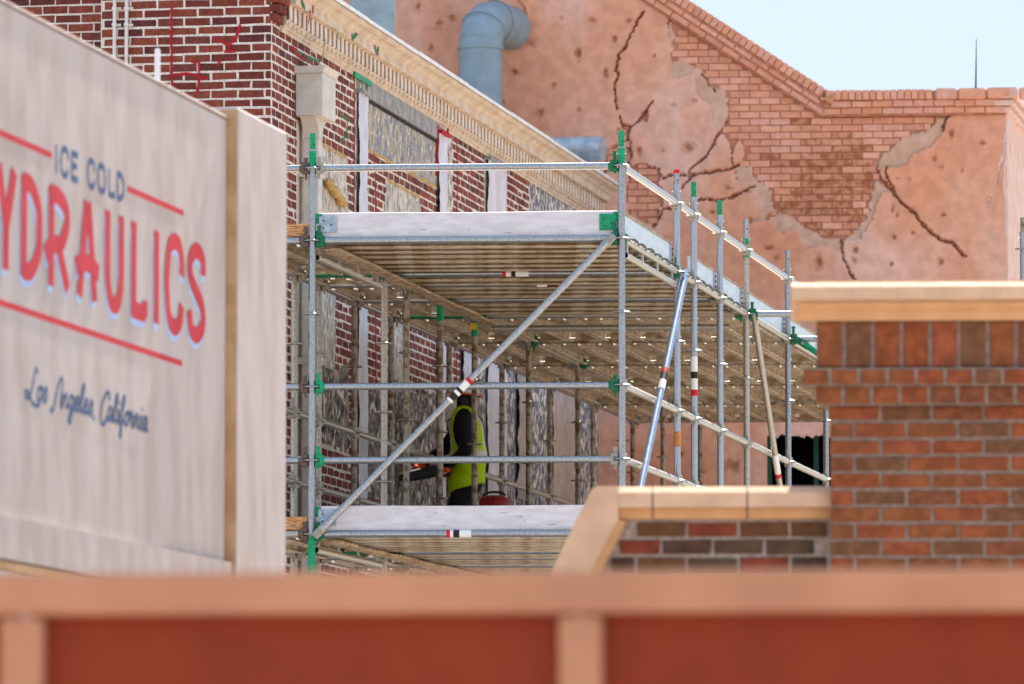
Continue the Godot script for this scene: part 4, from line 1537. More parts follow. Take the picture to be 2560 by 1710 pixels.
# ---------------------------------------------------------------- gate pillar, low wall, fence, ground
func gate() -> void:
	var f := Frame.new(spot(2072, 1200, 22.3) * Vector3(1, 0, 1), Vector3(1, 0, 0.04).normalized(), Vector3(-0.04, 0, 1).normalized())
	var t := thing("brick_gate_pillar", f.p(0.6, 0), "thick orange brown brick pillar with corbelled courses and a stone cap", "pillar")
	var yc := hit(f, 2300, 805).y                            # underside of the cap
	var y_band := hit(f, 2300, 925).y
	var w := 1.3
	var st := mb()
	sbox(st, f, 0.008, w, 0, y_band, -0.9, -0.008)
	sbox(st, f, -0.047, w, y_band - 0.13, yc, -0.95, 0.045)
	var body := part("shaft", st, mats.gate_mortar, t)
	var tones := ["gate_brick0", "gate_brick1", "gate_brick2", "gate_brick3", "gate_brick4", "gate_brick5"]
	var yes := func(_u, _v): return true
	var v_top := hit(f, 2300, 1012).y
	var list := lay_courses(0.0, w, 0.1, v_top - 0.001, yes, 0.2032, 0.0665, 0.013, 0.0)
	# align courses to the band above
	var sh := v_top - ceilf(v_top / 0.0665) * 0.0665
	var shown := []
	for q in list:
		q[1] += sh
		if q[1] < v_top:
			shown.append(q)
	shown.reverse()
	put_bricks(shown, f, body, tones, 120, 0.0, 0.0665, 0.013)
	var left := Frame.new(f.o, -f.n, -f.u)
	# header courses stepping out
	var hs := hit(f, 2300, 965).y
	var rows := [[v_top, hs - 0.003, -0.055, 0.05], [hs, y_band - 0.002, -0.105, 0.085]]
	for r in rows:
		st = mb()
		sbox(st, f, float(r[2]) + 0.006, w, float(r[0]) - 0.002, float(r[1]) + 0.004, -0.95, float(r[3]) - 0.008)
		part("course_bed", st, mats.gate_mortar, t)
		var u: float = r[2] + 0.055
		var hh: float = r[1] - r[0] - 0.006
		var shp := brick_shape(0.099, hh, 0.06, 7)
		while u < w - 0.04:
			var o := obj("brick", shp, mats[tones[rng.randi() % 6]], body)
			o.transform = Transform3D(f.basis(), f.p(u, (r[0] + r[1]) * 0.5, float(r[3])))
			u += 0.1125
	# soldier course under the cap
	var sol := brick_shape(0.099, yc - y_band - 0.012, 0.06, 9)
	var u := 0.006
	while u < w - 0.04:
		var o := obj("brick", sol, mats[tones[rng.randi() % 6]], body)
		o.transform = Transform3D(f.basis(), f.p(u, (yc + y_band) * 0.5 + 0.004, 0.055))
		u += 0.1125
	# stone cap
	var top := hit(f, 2300, 712).y
	st = mb()
	var prof := [[0.0, 0.0], [0.02, 0.0], [0.028, 0.03], [0.05, 0.045], [0.058, 0.07], [0.1, 0.078], [0.1, top - yc - 0.024], [0.096, top - yc - 0.02], [0.05, top - yc], [0.0, top - yc]]
	extrude(st, prof, f.p(-0.145, yc, 0.05), f.p(w + 0.1, yc, 0.05), f.n, f.v)
	part("cap", st, mats.coping, t)
	st = mb()
	var prof2 := []
	for q in prof:
		prof2.append([-q[0], q[1]])
	extrude(st, prof2, f.p(-0.047, yc, 0.05), f.p(-0.047, yc, 0.0) + along * 1.0, f.u, f.v)
	part("cap_return", st, mats.coping, t)
	st = mb()
	sbox(st, f, -0.05, w, yc + 0.001, top + 0.012, -1.0, 0.05)
	part("cap_body", st, mats.coping, t)
	st = mb()
	extrude(st, [[0, 0], [0.024, 0.0], [0.034, 0.03], [0.055, 0.046], [0.062, 0.066], [0, 0.066]], f.p(-0.12, yc + 0.0015, 0.054), f.p(w + 0.1, yc + 0.0015, 0.054), f.n, f.v)
	part("cap_moulding", st, mats.coping_edge, t)
	# the low wall with a ramped coping
	var g := Frame.new(f.p(0, 0, -0.12), f.u, f.n)
	var lw := thing("low_brick_wall", g.p(-0.5, 0), "low brown brick wall with a sand coloured coping ramping down beside the pillar", "wall")
	var outer := hits(g, [[2070, 1216], [1492, 1216], [1480, 1222], [1382, 1425]])
	var tw := outer[0].y
	var kx := outer[2].x
	var lx := outer[3].x
	var ly := outer[3].y
	var inner := hits(g, [[2070, 1298], [1545, 1298], [1478, 1430]])
	st = mb()
	prism(st, g, PackedVector2Array([Vector2(0.15, 0), Vector2(0.15, tw - 0.02), Vector2(kx + 0.03, tw - 0.02), Vector2(lx + 0.03, ly), Vector2(lx - 0.3, ly - 0.6), Vector2(lx - 0.3, 0)]), -0.3, -0.012)
	var lb := part("wall_body", st, mats.low_mortar, lw)
	# stone lengths of the coping; three joints in the level run
	var cuts := [0.12, hit(g, 1868, 1250).x, hit(g, 1632, 1250).x]
	var deep := tw - inner[0].y
	var cprof := [[-0.35, 0], [0.0, 0], [0.012, 0.004], [0.02, 0.026], [0.03, 0.034], [0.03, 0.042], [0.06, 0.046], [0.06, deep - 0.03], [0.057, deep - 0.026], [0.012, deep], [-0.35, deep + 0.012]]
	for i in 3:
		var a: float = cuts[i]
		var b: float = cuts[i + 1] if i < 2 else inner[1].x
		st = mb()
		extrude(st, cprof, g.p(b + 0.003, tw - deep), g.p(a - 0.003, tw - deep), g.n, g.v)
		part("coping_stone", st, mats.coping, lw)
		st = mb()
		extrude(st, [[0, 0], [0.014, 0.003], [0.022, 0.024], [0.032, 0.034], [0.032, 0.041], [0, 0.041]], g.p(b + 0.003, tw - deep + 0.0005), g.p(a - 0.003, tw - deep + 0.0005), g.n, g.v)
		part("coping_moulding", st, mats.coping_edge, lw)
	# the ramp
	var mid := PackedVector2Array([Vector2(inner[1].x + 0.002, tw), Vector2(inner[1].x + 0.002, inner[0].y), Vector2(inner[2].x, inner[2].y), Vector2(inner[2].x - 0.35, inner[2].y - 0.75), Vector2(lx - 0.35, ly - 0.75), Vector2(lx, ly), Vector2(kx, tw - 0.012), Vector2(outer[1].x, tw)])
	st = mb()
	prism(st, g, mid, -0.35, 0.06)
	part("coping_ramp", st, mats.coping, lw)
	st = mb()
	var dn := (inner[2] - inner[1]).normalized()
	extrude(st, [[-0.01, -0.012], [0.03, 0.0], [0.034, 0.02], [0.045, 0.034], [0.0, 0.04]], g.p(inner[1].x, inner[1].y, 0.02), g.p(inner[2].x + dn.x * 0.6, inner[2].y + dn.y * 0.6, 0.02), g.n, (g.u * dn.y - g.v * dn.x) * -1.0)
	part("ramp_moulding", st, mats.coping_edge, lw)
	var low_test := func(uu: float, vv: float) -> bool:
		var edge := inner[1].x + (vv - inner[1].y) * (inner[2].x - inner[1].x) / (inner[2].y - inner[1].y)
		return uu > edge + 0.02
	var yb := hit(g, 1800, 1302).y
	var list2 := lay_courses(lx, -0.002, yb - 0.0695 * 30, yb - 0.001, low_test, 0.203, 0.0695, 0.014, 0.05)
	var off := yb - ceilf(yb / 0.0695) * 0.0695
	var l3 := []
	for q in list2:
		q[1] += off
		if q[1] < yb:
			l3.append(q)
	l3.reverse()
	put_bricks(l3, g, lb, ["low_brick0", "low_brick1", "low_brick2", "low_brick3"], 60, 0.0, 0.0695, 0.014)


func fence() -> void:
	var d := 10.5
	var a := spot(0, 1437, d + 0.09)
	var f := Frame.new(Vector3(spot(1280, 1430, d).x, 0, -d), Vector3(1, 0, 0.098).normalized(), Vector3(-0.098, 0, 1).normalized())
	var top := hit(f, 1280, 1428).y
	var low := hit(f, 1280, 1534).y
	var t := thing("site_fence", f.p(0, 0), "rust red site fence panels framed by salmon coloured rails and posts", "fence")
	var st := mb()
	cbox(st, Transform3D(f.basis(), f.p(0, (top + low) / 2, 0.0)), Vector3(4.4, top - low, 0.04), 0.006)
	part("top_rail", st, mats.fence_frame, t)
	st = mb()
	cbox(st, Transform3D(f.basis(), f.p(0, 0.08, 0.0)), Vector3(4.4, 0.09, 0.04), 0.006)
	part("bottom_rail", st, mats.fence_frame, t)
	var c0 := hit(f, 57, 1640).x
	var c1 := hit(f, 1452, 1640).x
	var step := c1 - c0
	var hw := 0.04
	for i in range(-1, 4):
		var u := c0 + step * i
		if absf(u) > 2.2:
			continue
		st = mb()
		cbox(st, Transform3D(f.basis(), f.p(u, low / 2 + 0.06, 0.0)), Vector3(hw * 2, low - 0.13, 0.04), 0.006)
		part("post", st, mats.fence_frame, t)
	for i in range(-2, 3):
		var u := c0 + step * i
		st = mb()
		fbox(st, f, maxf(u + 0.01, -2.2), minf(u + step - 0.01, 2.2), 0.03, top - 0.03, -0.045, -0.021)
		if u + step > -2.2 and u < 2.2:
			part("panel", st, mats.fence_panel, t)


func ground() -> void:
	var st := mb()
	quad(st, Vector3(-120, 0, 60), Vector3(120, 0, 60), Vector3(120, 0, -160), Vector3(-120, 0, -160))
	tag(obj("ground", st, mats.ground), "pale worn paving of the site yard", "", "", "structure")


# ---------------------------------------------------------------- the scaffold
const TR := 0.02415
var disc: ArrayMesh
var head: ArrayMesh
var wedge: ArrayMesh


func scaffold_pieces() -> void:
	var st := mb()
	lathe(st, Transform3D(), [[0.024, -0.006], [0.055, -0.006], [0.061, -0.003], [0.061, 0.003], [0.055, 0.006], [0.024, 0.006]], 24)
	disc = st.commit()
	st = mb()                                               # wedge head: x points from the post along the ledger
	cbox(st, Transform3D(Basis(), Vector3(0.047, 0.026, 0)), Vector3(0.045, 0.034, 0.046), 0.006)
	cbox(st, Transform3D(Basis(), Vector3(0.047, -0.026, 0)), Vector3(0.045, 0.034, 0.046), 0.006)
	cbox(st, Transform3D(Basis(), Vector3(0.064, 0, 0)), Vector3(0.024, 0.084, 0.05), 0.006)
	tube(st, Vector3(0.062, 0, 0), Vector3(0.09, 0, 0), 0.0265, 14)
	head = st.commit()
	st = mb()
	extrude(st, [[0.036, -0.075], [0.05, -0.075], [0.058, 0.06], [0.062, 0.078], [0.03, 0.078], [0.034, 0.06]], Vector3(0, 0, -0.004), Vector3(0, 0, 0.004), Vector3.RIGHT, Vector3.UP)
	wedge = st.commit()


func standard(s: Node3D, p: Vector3, from_k: int, top: float, m: Material, spigot: Material, from_y := 0.0) -> Node3D:
	var st := mb()
	tube(st, Vector3(p.x, from_y, p.z), Vector3(p.x, top, p.z), TR, 18)
	tube(st, Vector3(p.x, top - 0.012, p.z), Vector3(p.x, top + 0.0, p.z), TR + 0.003, 18)
	var o := part("standard", st, m, s)
	for k in range(from_k, LEVELS.size()):
		if LEVELS[k] < top:
			var d := obj("rosette", disc, m, o)
			d.position = Vector3(p.x, LEVELS[k], p.z)
			d.rotation.y = rng.randf() * TAU
	for k in range(1, 5):                                    # below the decks
		var d := obj("rosette", disc, m, o)
		d.position = Vector3(p.x, LEVELS[0] - 0.5 * k, p.z)
	if spigot:
		st = mb()
		tube(st, Vector3(p.x, top, p.z), Vector3(p.x, top + 0.11, p.z), TR - 0.0045, 18)
		var q := part("spigot", st, spigot, o)
		for a in [0.0, 1.7]:
			st = mb()
			var dir := Vector3(sin(a + 0.4), 0, cos(a + 0.4))
			tube(st, Vector3(p.x, top + 0.035, p.z) + dir * 0.018, Vector3(p.x, top + 0.035, p.z) + dir * 0.0205, 0.006, 10)
			part("pin_hole", st, mats.black_mark, o)
		st = mb()
		var b := Vector3(p.x, top - 0.05, p.z)
		tube(st, b - Vector3(0.034, 0, 0), b + Vector3(0.034, 0, 0), 0.006, 8)
		part("locking_pin", st, mats.galv_clean, o)
	return o


func ledger(s: Node3D, a: Vector3, b: Vector3, m: Material, ha: Material, hb: Material, called := "ledger") -> Node3D:
	var d := (b - a).normalized()
	var st := mb()
	tube(st, a + d * 0.075, b - d * 0.075, TR, 16)
	var o := part(called, st, m, s)
	for e in [[a, d, ha], [b, -d, hb]]:
		if e[2] == null:
			continue
		var x: Vector3 = e[1]
		var zz := x.cross(Vector3.UP).normalized()
		var bs := Basis(x, zz.cross(x).normalized(), zz)
		var h := obj("wedge_head", head, e[2], o)
		h.transform = Transform3D(bs, e[0])
		var w := obj("wedge", wedge, e[2], o)
		w.transform = Transform3D(bs.rotated(x, rng.randf_range(-0.06, 0.06)), e[0] + Vector3.UP * rng.randf_range(-0.012, 0.03))
	return o


func truss(s: Node3D, a: Vector3, b: Vector3, m: Material, ha: Material) -> void:   # ledger with a second tube under it
	var o := ledger(s, a, b, m, ha, ha, "truss_ledger")
	var d := (b - a).normalized()
	var lo := Vector3.DOWN * 0.1
	var st := mb()
	pipe_end(st, a + d * 0.13 + lo, b - d * 0.13 + lo, TR)
	part("lower_chord", st, m, o)
	var n := 4
	for i in n:
		var c := a.lerp(b, (i + 0.35) / (n - 0.3)) + lo * 0.5
		st = mb()
		var zz := d.cross(Vector3.UP).normalized()
		box(st, Transform3D(Basis(d, Vector3.UP, zz), c), Vector3(0.055, 0.06, 0.008))
		part("web_plate", st, m, o)


func sticker(o: Node3D, a: Vector3, b: Vector3, r: float, bands: Array) -> void:   # label sleeve: [start, end, material]
	for q in bands:
		var st := mb()
		tube(st, a.lerp(b, q[0]), a.lerp(b, q[1]), r + 0.0012, 16, false)
		part("sticker", st, q[2], o)


func plank_shape(len_: float, w: float, ribs := true) -> ArrayMesh:       # x is the span; hollow under the tread
	var st := mb()
	var t := 0.004
	box(st, Transform3D(Basis(), Vector3(0, 0.028, 0)), Vector3(len_, t, w))
	for s: float in [-1.0, 1.0]:
		box(st, Transform3D(Basis(), Vector3(0, -0.006, s * (w / 2 - t / 2))), Vector3(len_, 0.062, t))
		cbox(st, Transform3D(Basis(), Vector3(0, -0.036, s * (w / 2 - 0.018))), Vector3(len_, 0.014, 0.036), 0.004)
		if ribs:
			cbox(st, Transform3D(Basis(), Vector3(0, 0.0, s * w * 0.17)), Vector3(len_ - 0.05, 0.05, 0.03), 0.008)
	box(st, Transform3D(Basis(), Vector3(len_ / 2 - 0.004, -0.004, 0)), Vector3(0.006, 0.058, w - 0.1))
	box(st, Transform3D(Basis(), Vector3(-len_ / 2 + 0.004, -0.004, 0)), Vector3(0.006, 0.058, w - 0.1))
	return st.commit()


func hook_shape(w: float) -> ArrayMesh:                     # two claws that grip the tube at the plank's end (x = 0)
	var st := mb()
	for s: float in [0.0]:
		var zc := 0.0
		for side: float in [-0.02, 0.02]:
			var prev := []
			for i in 9:
				var an := lerpf(PI * 1.05, -0.25, i / 8.0)
				var c := Vector3(0.034, 0.0, zc + side)
				var e := Vector3(cos(an), sin(an), 0)
				var cur := [c + e * (TR + 0.007), c + e * (TR + 0.017)]
				if prev:
					for zz: float in [-0.003, 0.003]:
						var o := Vector3(0, 0, zz)
						quad(st, prev[0] + o, prev[1] + o, cur[1] + o, cur[0] + o)
					var o0 := Vector3(0, 0, -0.003)
					var o1 := Vector3(0, 0, 0.003)
					quad(st, prev[1] + o1, cur[1] + o1, cur[1] + o0, prev[1] + o0)
				prev = cur
		box(st, Transform3D(Basis(), Vector3(-0.01, 0.0, zc)), Vector3(0.035, 0.05, 0.043))
	return st.commit()


func glint_tip_shape() -> ArrayMesh:                              # bright rounded tip, added to mirror the ground as a white spot
	var st := mb()
	lathe(st, Transform3D(Basis(Vector3.BACK, 0.25), Vector3(0.005, -0.03, 0)), [[0.0, -0.02], [0.014, -0.015], [0.02, -0.004], [0.021, 0.008], [0.021, 0.04]], 14)
	return st.commit()


func scaffold() -> void:
	scaffold_pieces()
	var s := thing("scaffold", node_at(C_LEFT, 0, 0), "galvanised modular scaffold with two planked decks and green painted fittings", "scaffold")
	var g: Material = mats.galv
	# posts
	var r_top := [6.66, 6.66, 6.66, 6.66, 6.66, 6.65, 6.62]
	var r_m := ["galv", "galv_clean", "galv_clean", "galv_clean", "galv_warm", "galv", "galv"]
	var r_s := ["green", "galv", "green", "green", "galv_clean", "galv", "galv"]
	var reds: Node3D
	for i in 7:
		var p := node_at(C_RIGHT, i, 0)
		var o := standard(s, p, 0, r_top[i], mats[r_m[i]], mats[r_s[i]])
		var st := mb()
		if i == 0:
			tube(st, Vector3(p.x, 6.545, p.z), Vector3(p.x, 6.661, p.z), TR + 0.0012, 18)
			part("green_paint", st, mats.green, o)
			st = mb()
			tube(st, Vector3(p.x, 4.0, p.z), Vector3(p.x, 4.03, p.z), TR + 0.0012, 18)
			part("green_paint", st, mats.green, o)
		if i == 1:
			tube(st, Vector3(p.x, 6.745, p.z), Vector3(p.x, 6.772, p.z), TR - 0.003, 18)
			part("red_tip", st, mats.red_mark, o)
			sticker(o, Vector3(p.x, 4.0, p.z), Vector3(p.x, 5.0, p.z), TR, [[0.78, 0.89, mats.orange_mark]])
		if i == 2:
			sticker(o, Vector3(p.x, 4.0, p.z), Vector3(p.x, 6.0, p.z), TR, [[0.602, 0.625, mats.red_mark], [0.625, 0.665, mats.white_mark], [0.665, 0.69, mats.black_mark], [0.69, 0.745, mats.white_mark]])
		if i == 4:
			tube(st, Vector3(p.x, 6.47, p.z), Vector3(p.x, 6.62, p.z), TR + 0.0012, 18)
			part("green_paint", st, mats.green, o)
	var l_m := ["galv", "galv_warm", "galv_rust", "galv_rust", "galv_rust", "galv_rust", "galv_rust", "galv_rust", "galv_rust", "galv_rust"]
	for i in 10:
		var p := node_at(C_LEFT, i, 0)
		var o := standard(s, p, 0, 6.66 if i == 0 else LEVELS[4] + 0.08, mats[l_m[i]], mats.green if i == 0 else null)
		var st := mb()
		if i == 0:
			tube(st, Vector3(p.x, 6.545, p.z), Vector3(p.x, 6.661, p.z), TR + 0.0012, 18)
			part("green_paint", st, mats.green, o)
			st = mb()
			tube(st, Vector3(p.x, 3.62, p.z), Vector3(p.x, 4.025, p.z), TR + 0.0012, 18)
			part("green_paint", st, mats.green, o)
			for q in [[5.62, 5.98, -1.4, -0.8], [5.3, 5.42, -1.4, -0.9]]:
				st = mb()
				sleeve(st, Vector3(p.x, q[0], p.z), Vector3(p.x, q[1], p.z), TR + 0.0009, q[2], q[3])
				part("paint_smear", st, mats.green_dark, o)
		if i == 3 or i == 4:
			tube(st, Vector3(p.x, LEVELS[4] - 0.16, p.z), Vector3(p.x, LEVELS[4] - 0.04, p.z), TR + 0.0012, 18)
			part("green_paint", st, mats.green, o)
	for i in 10:
		var p := node_at(C_WALLSIDE, i, 0)
		standard(s, p, 0, LEVELS[4] + 0.02, mats.galv_rust if i > 2 else mats.galv_warm, null)
	# the pole of the next bay at the picture's edge
	var p4 := row(C_RIGHT + 2.15, ROWS[4] - 0.1, 0)
	standard(s, p4, 0, 6.66, mats.galv, mats.galv_rust)
	# rails and ledgers
	var gr: Material = mats.green
	var gd: Material = mats.green_dark
	var hb: Material = mats.head_brown
	var hg: Material = mats.head_grey
	for k in [0, 1, 2, 4, 5]:
		var y: float = LEVELS[k]
		var light: bool = k in [1, 2]
		# front plane
		var o := ledger(s, node_at(C_LEFT, 0, y), node_at(C_RIGHT, 0, y), g, gr if light else (hg if k == 5 else gd), gd if k != 1 else hg)
		ledger(s, node_at(C_WALLSIDE, 0, y), node_at(C_LEFT, 0, y), mats.galv_warm if k == 0 else g, null, hb)
		if k == 0:
			var a := node_at(C_LEFT, 0, y)
			var b := node_at(C_RIGHT, 0, y)
			sticker(o, a, b, TR, [[0.436, 0.448, mats.red_mark], [0.448, 0.458, mats.white_mark], [0.458, 0.478, mats.black_mark], [0.478, 0.516, mats.white_mark]])
		# right row
		for i in 6:
			if k in [1] and i > 2:
				continue
			if k in [0, 4] and i == 0:
				truss(s, node_at(C_RIGHT, 0, y), node_at(C_RIGHT, 1, y), mats.galv_warm, gd)
				continue
			ledger(s, node_at(C_RIGHT, i, y), node_at(C_RIGHT, i + 1, y), mats.galv_clean if k == 5 else mats.galv_warm, hg, hg)
		# left row carries the decks
		if k in [0, 4]:
			truss(s, node_at(C_LEFT, 0, y), node_at(C_LEFT, 1, y), mats.galv_warm, gd)
			for i in range(1, 9):
				ledger(s, node_at(C_LEFT, i, y), node_at(C_LEFT, i + 1, y), mats.galv_rust, hg, hg)
		# wall side
		if k != 5:
			for i in 9:
				ledger(s, node_at(C_WALLSIDE, i, y), node_at(C_WALLSIDE, i + 1, y), mats.galv_warm if k != 4 else g, hg, hg)
		if k in [0, 4]:
			for i in range(1, 10):
				var m: Material = g if i < 4 else mats.galv_rust
				ledger(s, node_at(C_WALLSIDE, i, y), node_at(C_LEFT, i, y), gd if i in [1, 4] else m, hg, hg)
				if i == 4:
					truss(s, node_at(C_LEFT, i, y), node_at(C_RIGHT, i, y), mats.galv_warm, gr)
				elif i < 7:
					var q := ledger(s, node_at(C_LEFT, i, y), node_at(C_RIGHT, i, y), m, gd, hg)
					if k == 4 and i < 3:
						var a := node_at(C_LEFT, i, y)
						var b := node_at(C_RIGHT, i, y)
						if i == 1:
							sticker(q, a, b, TR, [[0.405, 0.417, mats.red_mark], [0.417, 0.435, mats.white_mark], [0.435, 0.45, mats.black_mark], [0.45, 0.495, mats.white_mark]])
						else:
							sticker(q, a, b, TR, [[0.455, 0.49, mats.white_mark], [0.49, 0.525, mats.black_mark], [0.525, 0.54, mats.red_mark]])
				else:
					var d := rowd(C_LEFT, i)
					ledger(s, node_at(C_LEFT, i, y), row(C_RIGHT, d - 0.15, y), m, hg, null)
	ledger(s, node_at(C_RIGHT, 4, LEVELS[4]), p4 + Vector3.UP * LEVELS[4], g, gd, gd)
	var p5 := row(C_RIGHT + 2.15, ROWS[5] - 0.1, 0)
	ledger(s, node_at(C_RIGHT, 5, LEVELS[4]), p5 + Vector3.UP * LEVELS[4], g, gd, gd)
	standard(s, p5, 0, LEVELS[4] + 0.08, mats.galv, null)
	# braces
	var a0 := node_at(C_RIGHT, 0, LEVELS[4]) - along * 0.05 - out_r * 0.06
	var b0 := node_at(C_LEFT, 0, LEVELS[0]) - along * 0.05 + out_r * 0.05
	brace(s, a0, b0, g, [[0.478, 0.488, mats.red_mark], [0.488, 0.512, mats.white_mark], [0.512, 0.52, mats.black_mark], [0.52, 0.528, mats.white_mark], [0.528, 0.545, mats.black_mark], [0.545, 0.552, mats.white_mark]], mats.head_grey)
	brace(s, node_at(C_RIGHT, 1, LEVELS[4] - 0.01) + out_r * 0.06 + along * 0.02, node_at(C_RIGHT, 0, LEVELS[0]) + out_r * 0.06, mats.galv_blue, [[0.385, 0.4, mats.red_mark], [0.4, 0.43, mats.black_mark], [0.43, 0.465, mats.white_mark]], mats.galv_blue)
	brace(s, node_at(C_RIGHT, 4, LEVELS[4] - 0.02) + out_r * 0.06, node_at(C_RIGHT, 5, LEVELS[0]) + out_r * 0.05, mats.galv_warm, [[0.5, 0.57, mats.white_mark], [0.57, 0.585, mats.red_mark]], hg)
	brace(s, node_at(C_RIGHT, 5, LEVELS[4] - 0.02) + out_r * 0.1, p4 + Vector3.UP * (LEVELS[0] + 0.6) - along * -1.5, gr, [], gd)
	decks(s)
	toe_boards(s)


func brace(s: Node3D, a: Vector3, b: Vector3, m: Material, bands: Array, end_m: Material) -> void:
	var d := (b - a).normalized()
	var st := mb()
	tube(st, a + d * 0.07, b - d * 0.07, TR, 16)
	tube(st, a + d * 0.02, a + d * 0.09, 0.019, 14, true, TR)
	tube(st, b - d * 0.09, b - d * 0.02, TR, 14, true, 0.019)
	var o := part("diagonal_brace", st, m, s)
	for e: Vector3 in [a + d * 0.03, b - d * 0.03]:
		st = mb()
		var zz := -along if absf(d.dot(along)) < 0.5 else out_r
		var up := zz.cross(d).normalized()
		cbox(st, Transform3D(Basis(d, up, zz), e), Vector3(0.12, 0.056, 0.03), 0.01)
		part("brace_end", st, end_m, o)
		st = mb()
		tube(st, e + zz * 0.012, e + zz * 0.026, 0.013, 12)
		tube(st, e + zz * 0.02, e + zz * 0.032, 0.007, 10)
		part("rivet", st, mats.head_grey, o)
	sticker(o, a, b, TR, bands)


func decks(s: Node3D) -> void:
	var w := 0.305
	var span := 2.087 - 0.07
	var p_cross := plank_shape(span, w)
	var p_long := plank_shape(2.06, 0.285, false)
	var hk := hook_shape(w)
	var hk2 := glint_tip_shape()
	for k in [0, 4]:
		var y: float = LEVELS[k]
		# near the front the planks lie across, from the left row to the right row
		var d := ROWS[0] + 0.06 + w * 0.5
		while d < ROWS[4] - 0.1:
			var a := row(C_LEFT, d + 0.149, y)
			var b := row(C_RIGHT, d, y)
			var x := (b - a).normalized()
			var z := x.cross(Vector3.UP).normalized()
			var bs := Basis(x, Vector3.UP, z)
			var o := obj("deck_plank", p_cross, mats.plank, s)
			var jog := rng.randf_range(-0.006, 0.006)
			o.transform = Transform3D(bs.rotated(Vector3.UP, rng.randf_range(-0.004, 0.004)), (a + b) / 2 + Vector3.UP * (0.03 + rng.randf_range(-0.005, 0.004)) - s.position + x * jog)
			for e: float in [-0.3, 0.3]:
				var h := obj("hook", hk, mats.hook, o)
				h.transform = Transform3D(Basis(), Vector3(span * 0.5, -0.024, e * w))
			d += w + 0.012
		# farther on they lie lengthwise, bay by bay
		for i in range(4, 9):
			if k == 0 and i > 6:
				continue
			for c in 7:
				var t := (c + 0.5) / 7.0
				var cc := lerpf(C_LEFT + 0.05, C_RIGHT - 0.05, t)
				if i > 5 and cc > C_RIGHT - 0.0:
					continue
				lengthwise(s, cc, ROWS[i] - 0.07 * (cc - C_RIGHT), ROWS[i + 1] - 0.07 * (cc - C_RIGHT), y, p_long, hk2)
		# the strip along the wall
		for i in 9:
			for c in 2:
				var cc := lerpf(C_WALLSIDE + 0.04, C_LEFT - 0.04, (c + 0.5) / 2.0)
				var da: float = ROWS[i] - 0.07 * (cc - C_RIGHT)
				var db: float = ROWS[i + 1] - 0.07 * (cc - C_RIGHT)
				lengthwise(s, cc, da, db, y, p_long, hk2)
		# boards covering the gap along the left row
		var q: float = ROWS[0] + 0.3
		while q < ROWS[4] - 0.2:
			var st := mb()
			var len_ := rng.randf_range(0.55, 0.8)
			var c0 := row(C_LEFT + 0.1, q + len_ / 2, y - 0.045 + rng.randf_range(-0.008, 0.008))
			cbox(st, Transform3D(Basis(out_r, Vector3.UP, -along).rotated(along, rng.randf_range(-0.1, 0.06)), c0), Vector3(0.1, 0.02, len_), 0.003)
			part("gap_cover", st, mats.cover, s)
			q += len_ + 0.01
		var st2 := mb()
		var yq := row(C_LEFT + 0.05, ROWS[4] - 0.15, y - 0.11)
		box(st2, Transform3D(Basis(out_r, Vector3.UP, -along), yq), Vector3(0.05, 0.05, 0.004))
		part("yellow_tag", st2, mats.yellow_mark, s)


func lengthwise(s: Node3D, cc: float, da: float, db: float, y: float, shape: ArrayMesh, hk: ArrayMesh) -> void:
	var a := row(cc, da, y)
	var b := row(cc, db, y)
	var x := (b - a).normalized()
	var z := x.cross(Vector3.UP).normalized()
	var o := obj("deck_plank", shape, mats.plank, s)
	var len_ := (b - a).length() - 0.075
	o.transform = Transform3D(Basis(x * (len_ / 2.06), Vector3.UP, z), (a + b) / 2 + Vector3.UP * (0.03 + rng.randf_range(-0.004, 0.004)) - s.position)
	for e: float in [-0.3, 0.3]:
		var h := obj("glint_tip", hk, mats.glint_tip, o)
		h.transform = Transform3D(Basis(Vector3.LEFT * (2.06 / len_), Vector3.UP, Vector3.FORWARD), Vector3(-1.03, -0.024, e * 0.285))


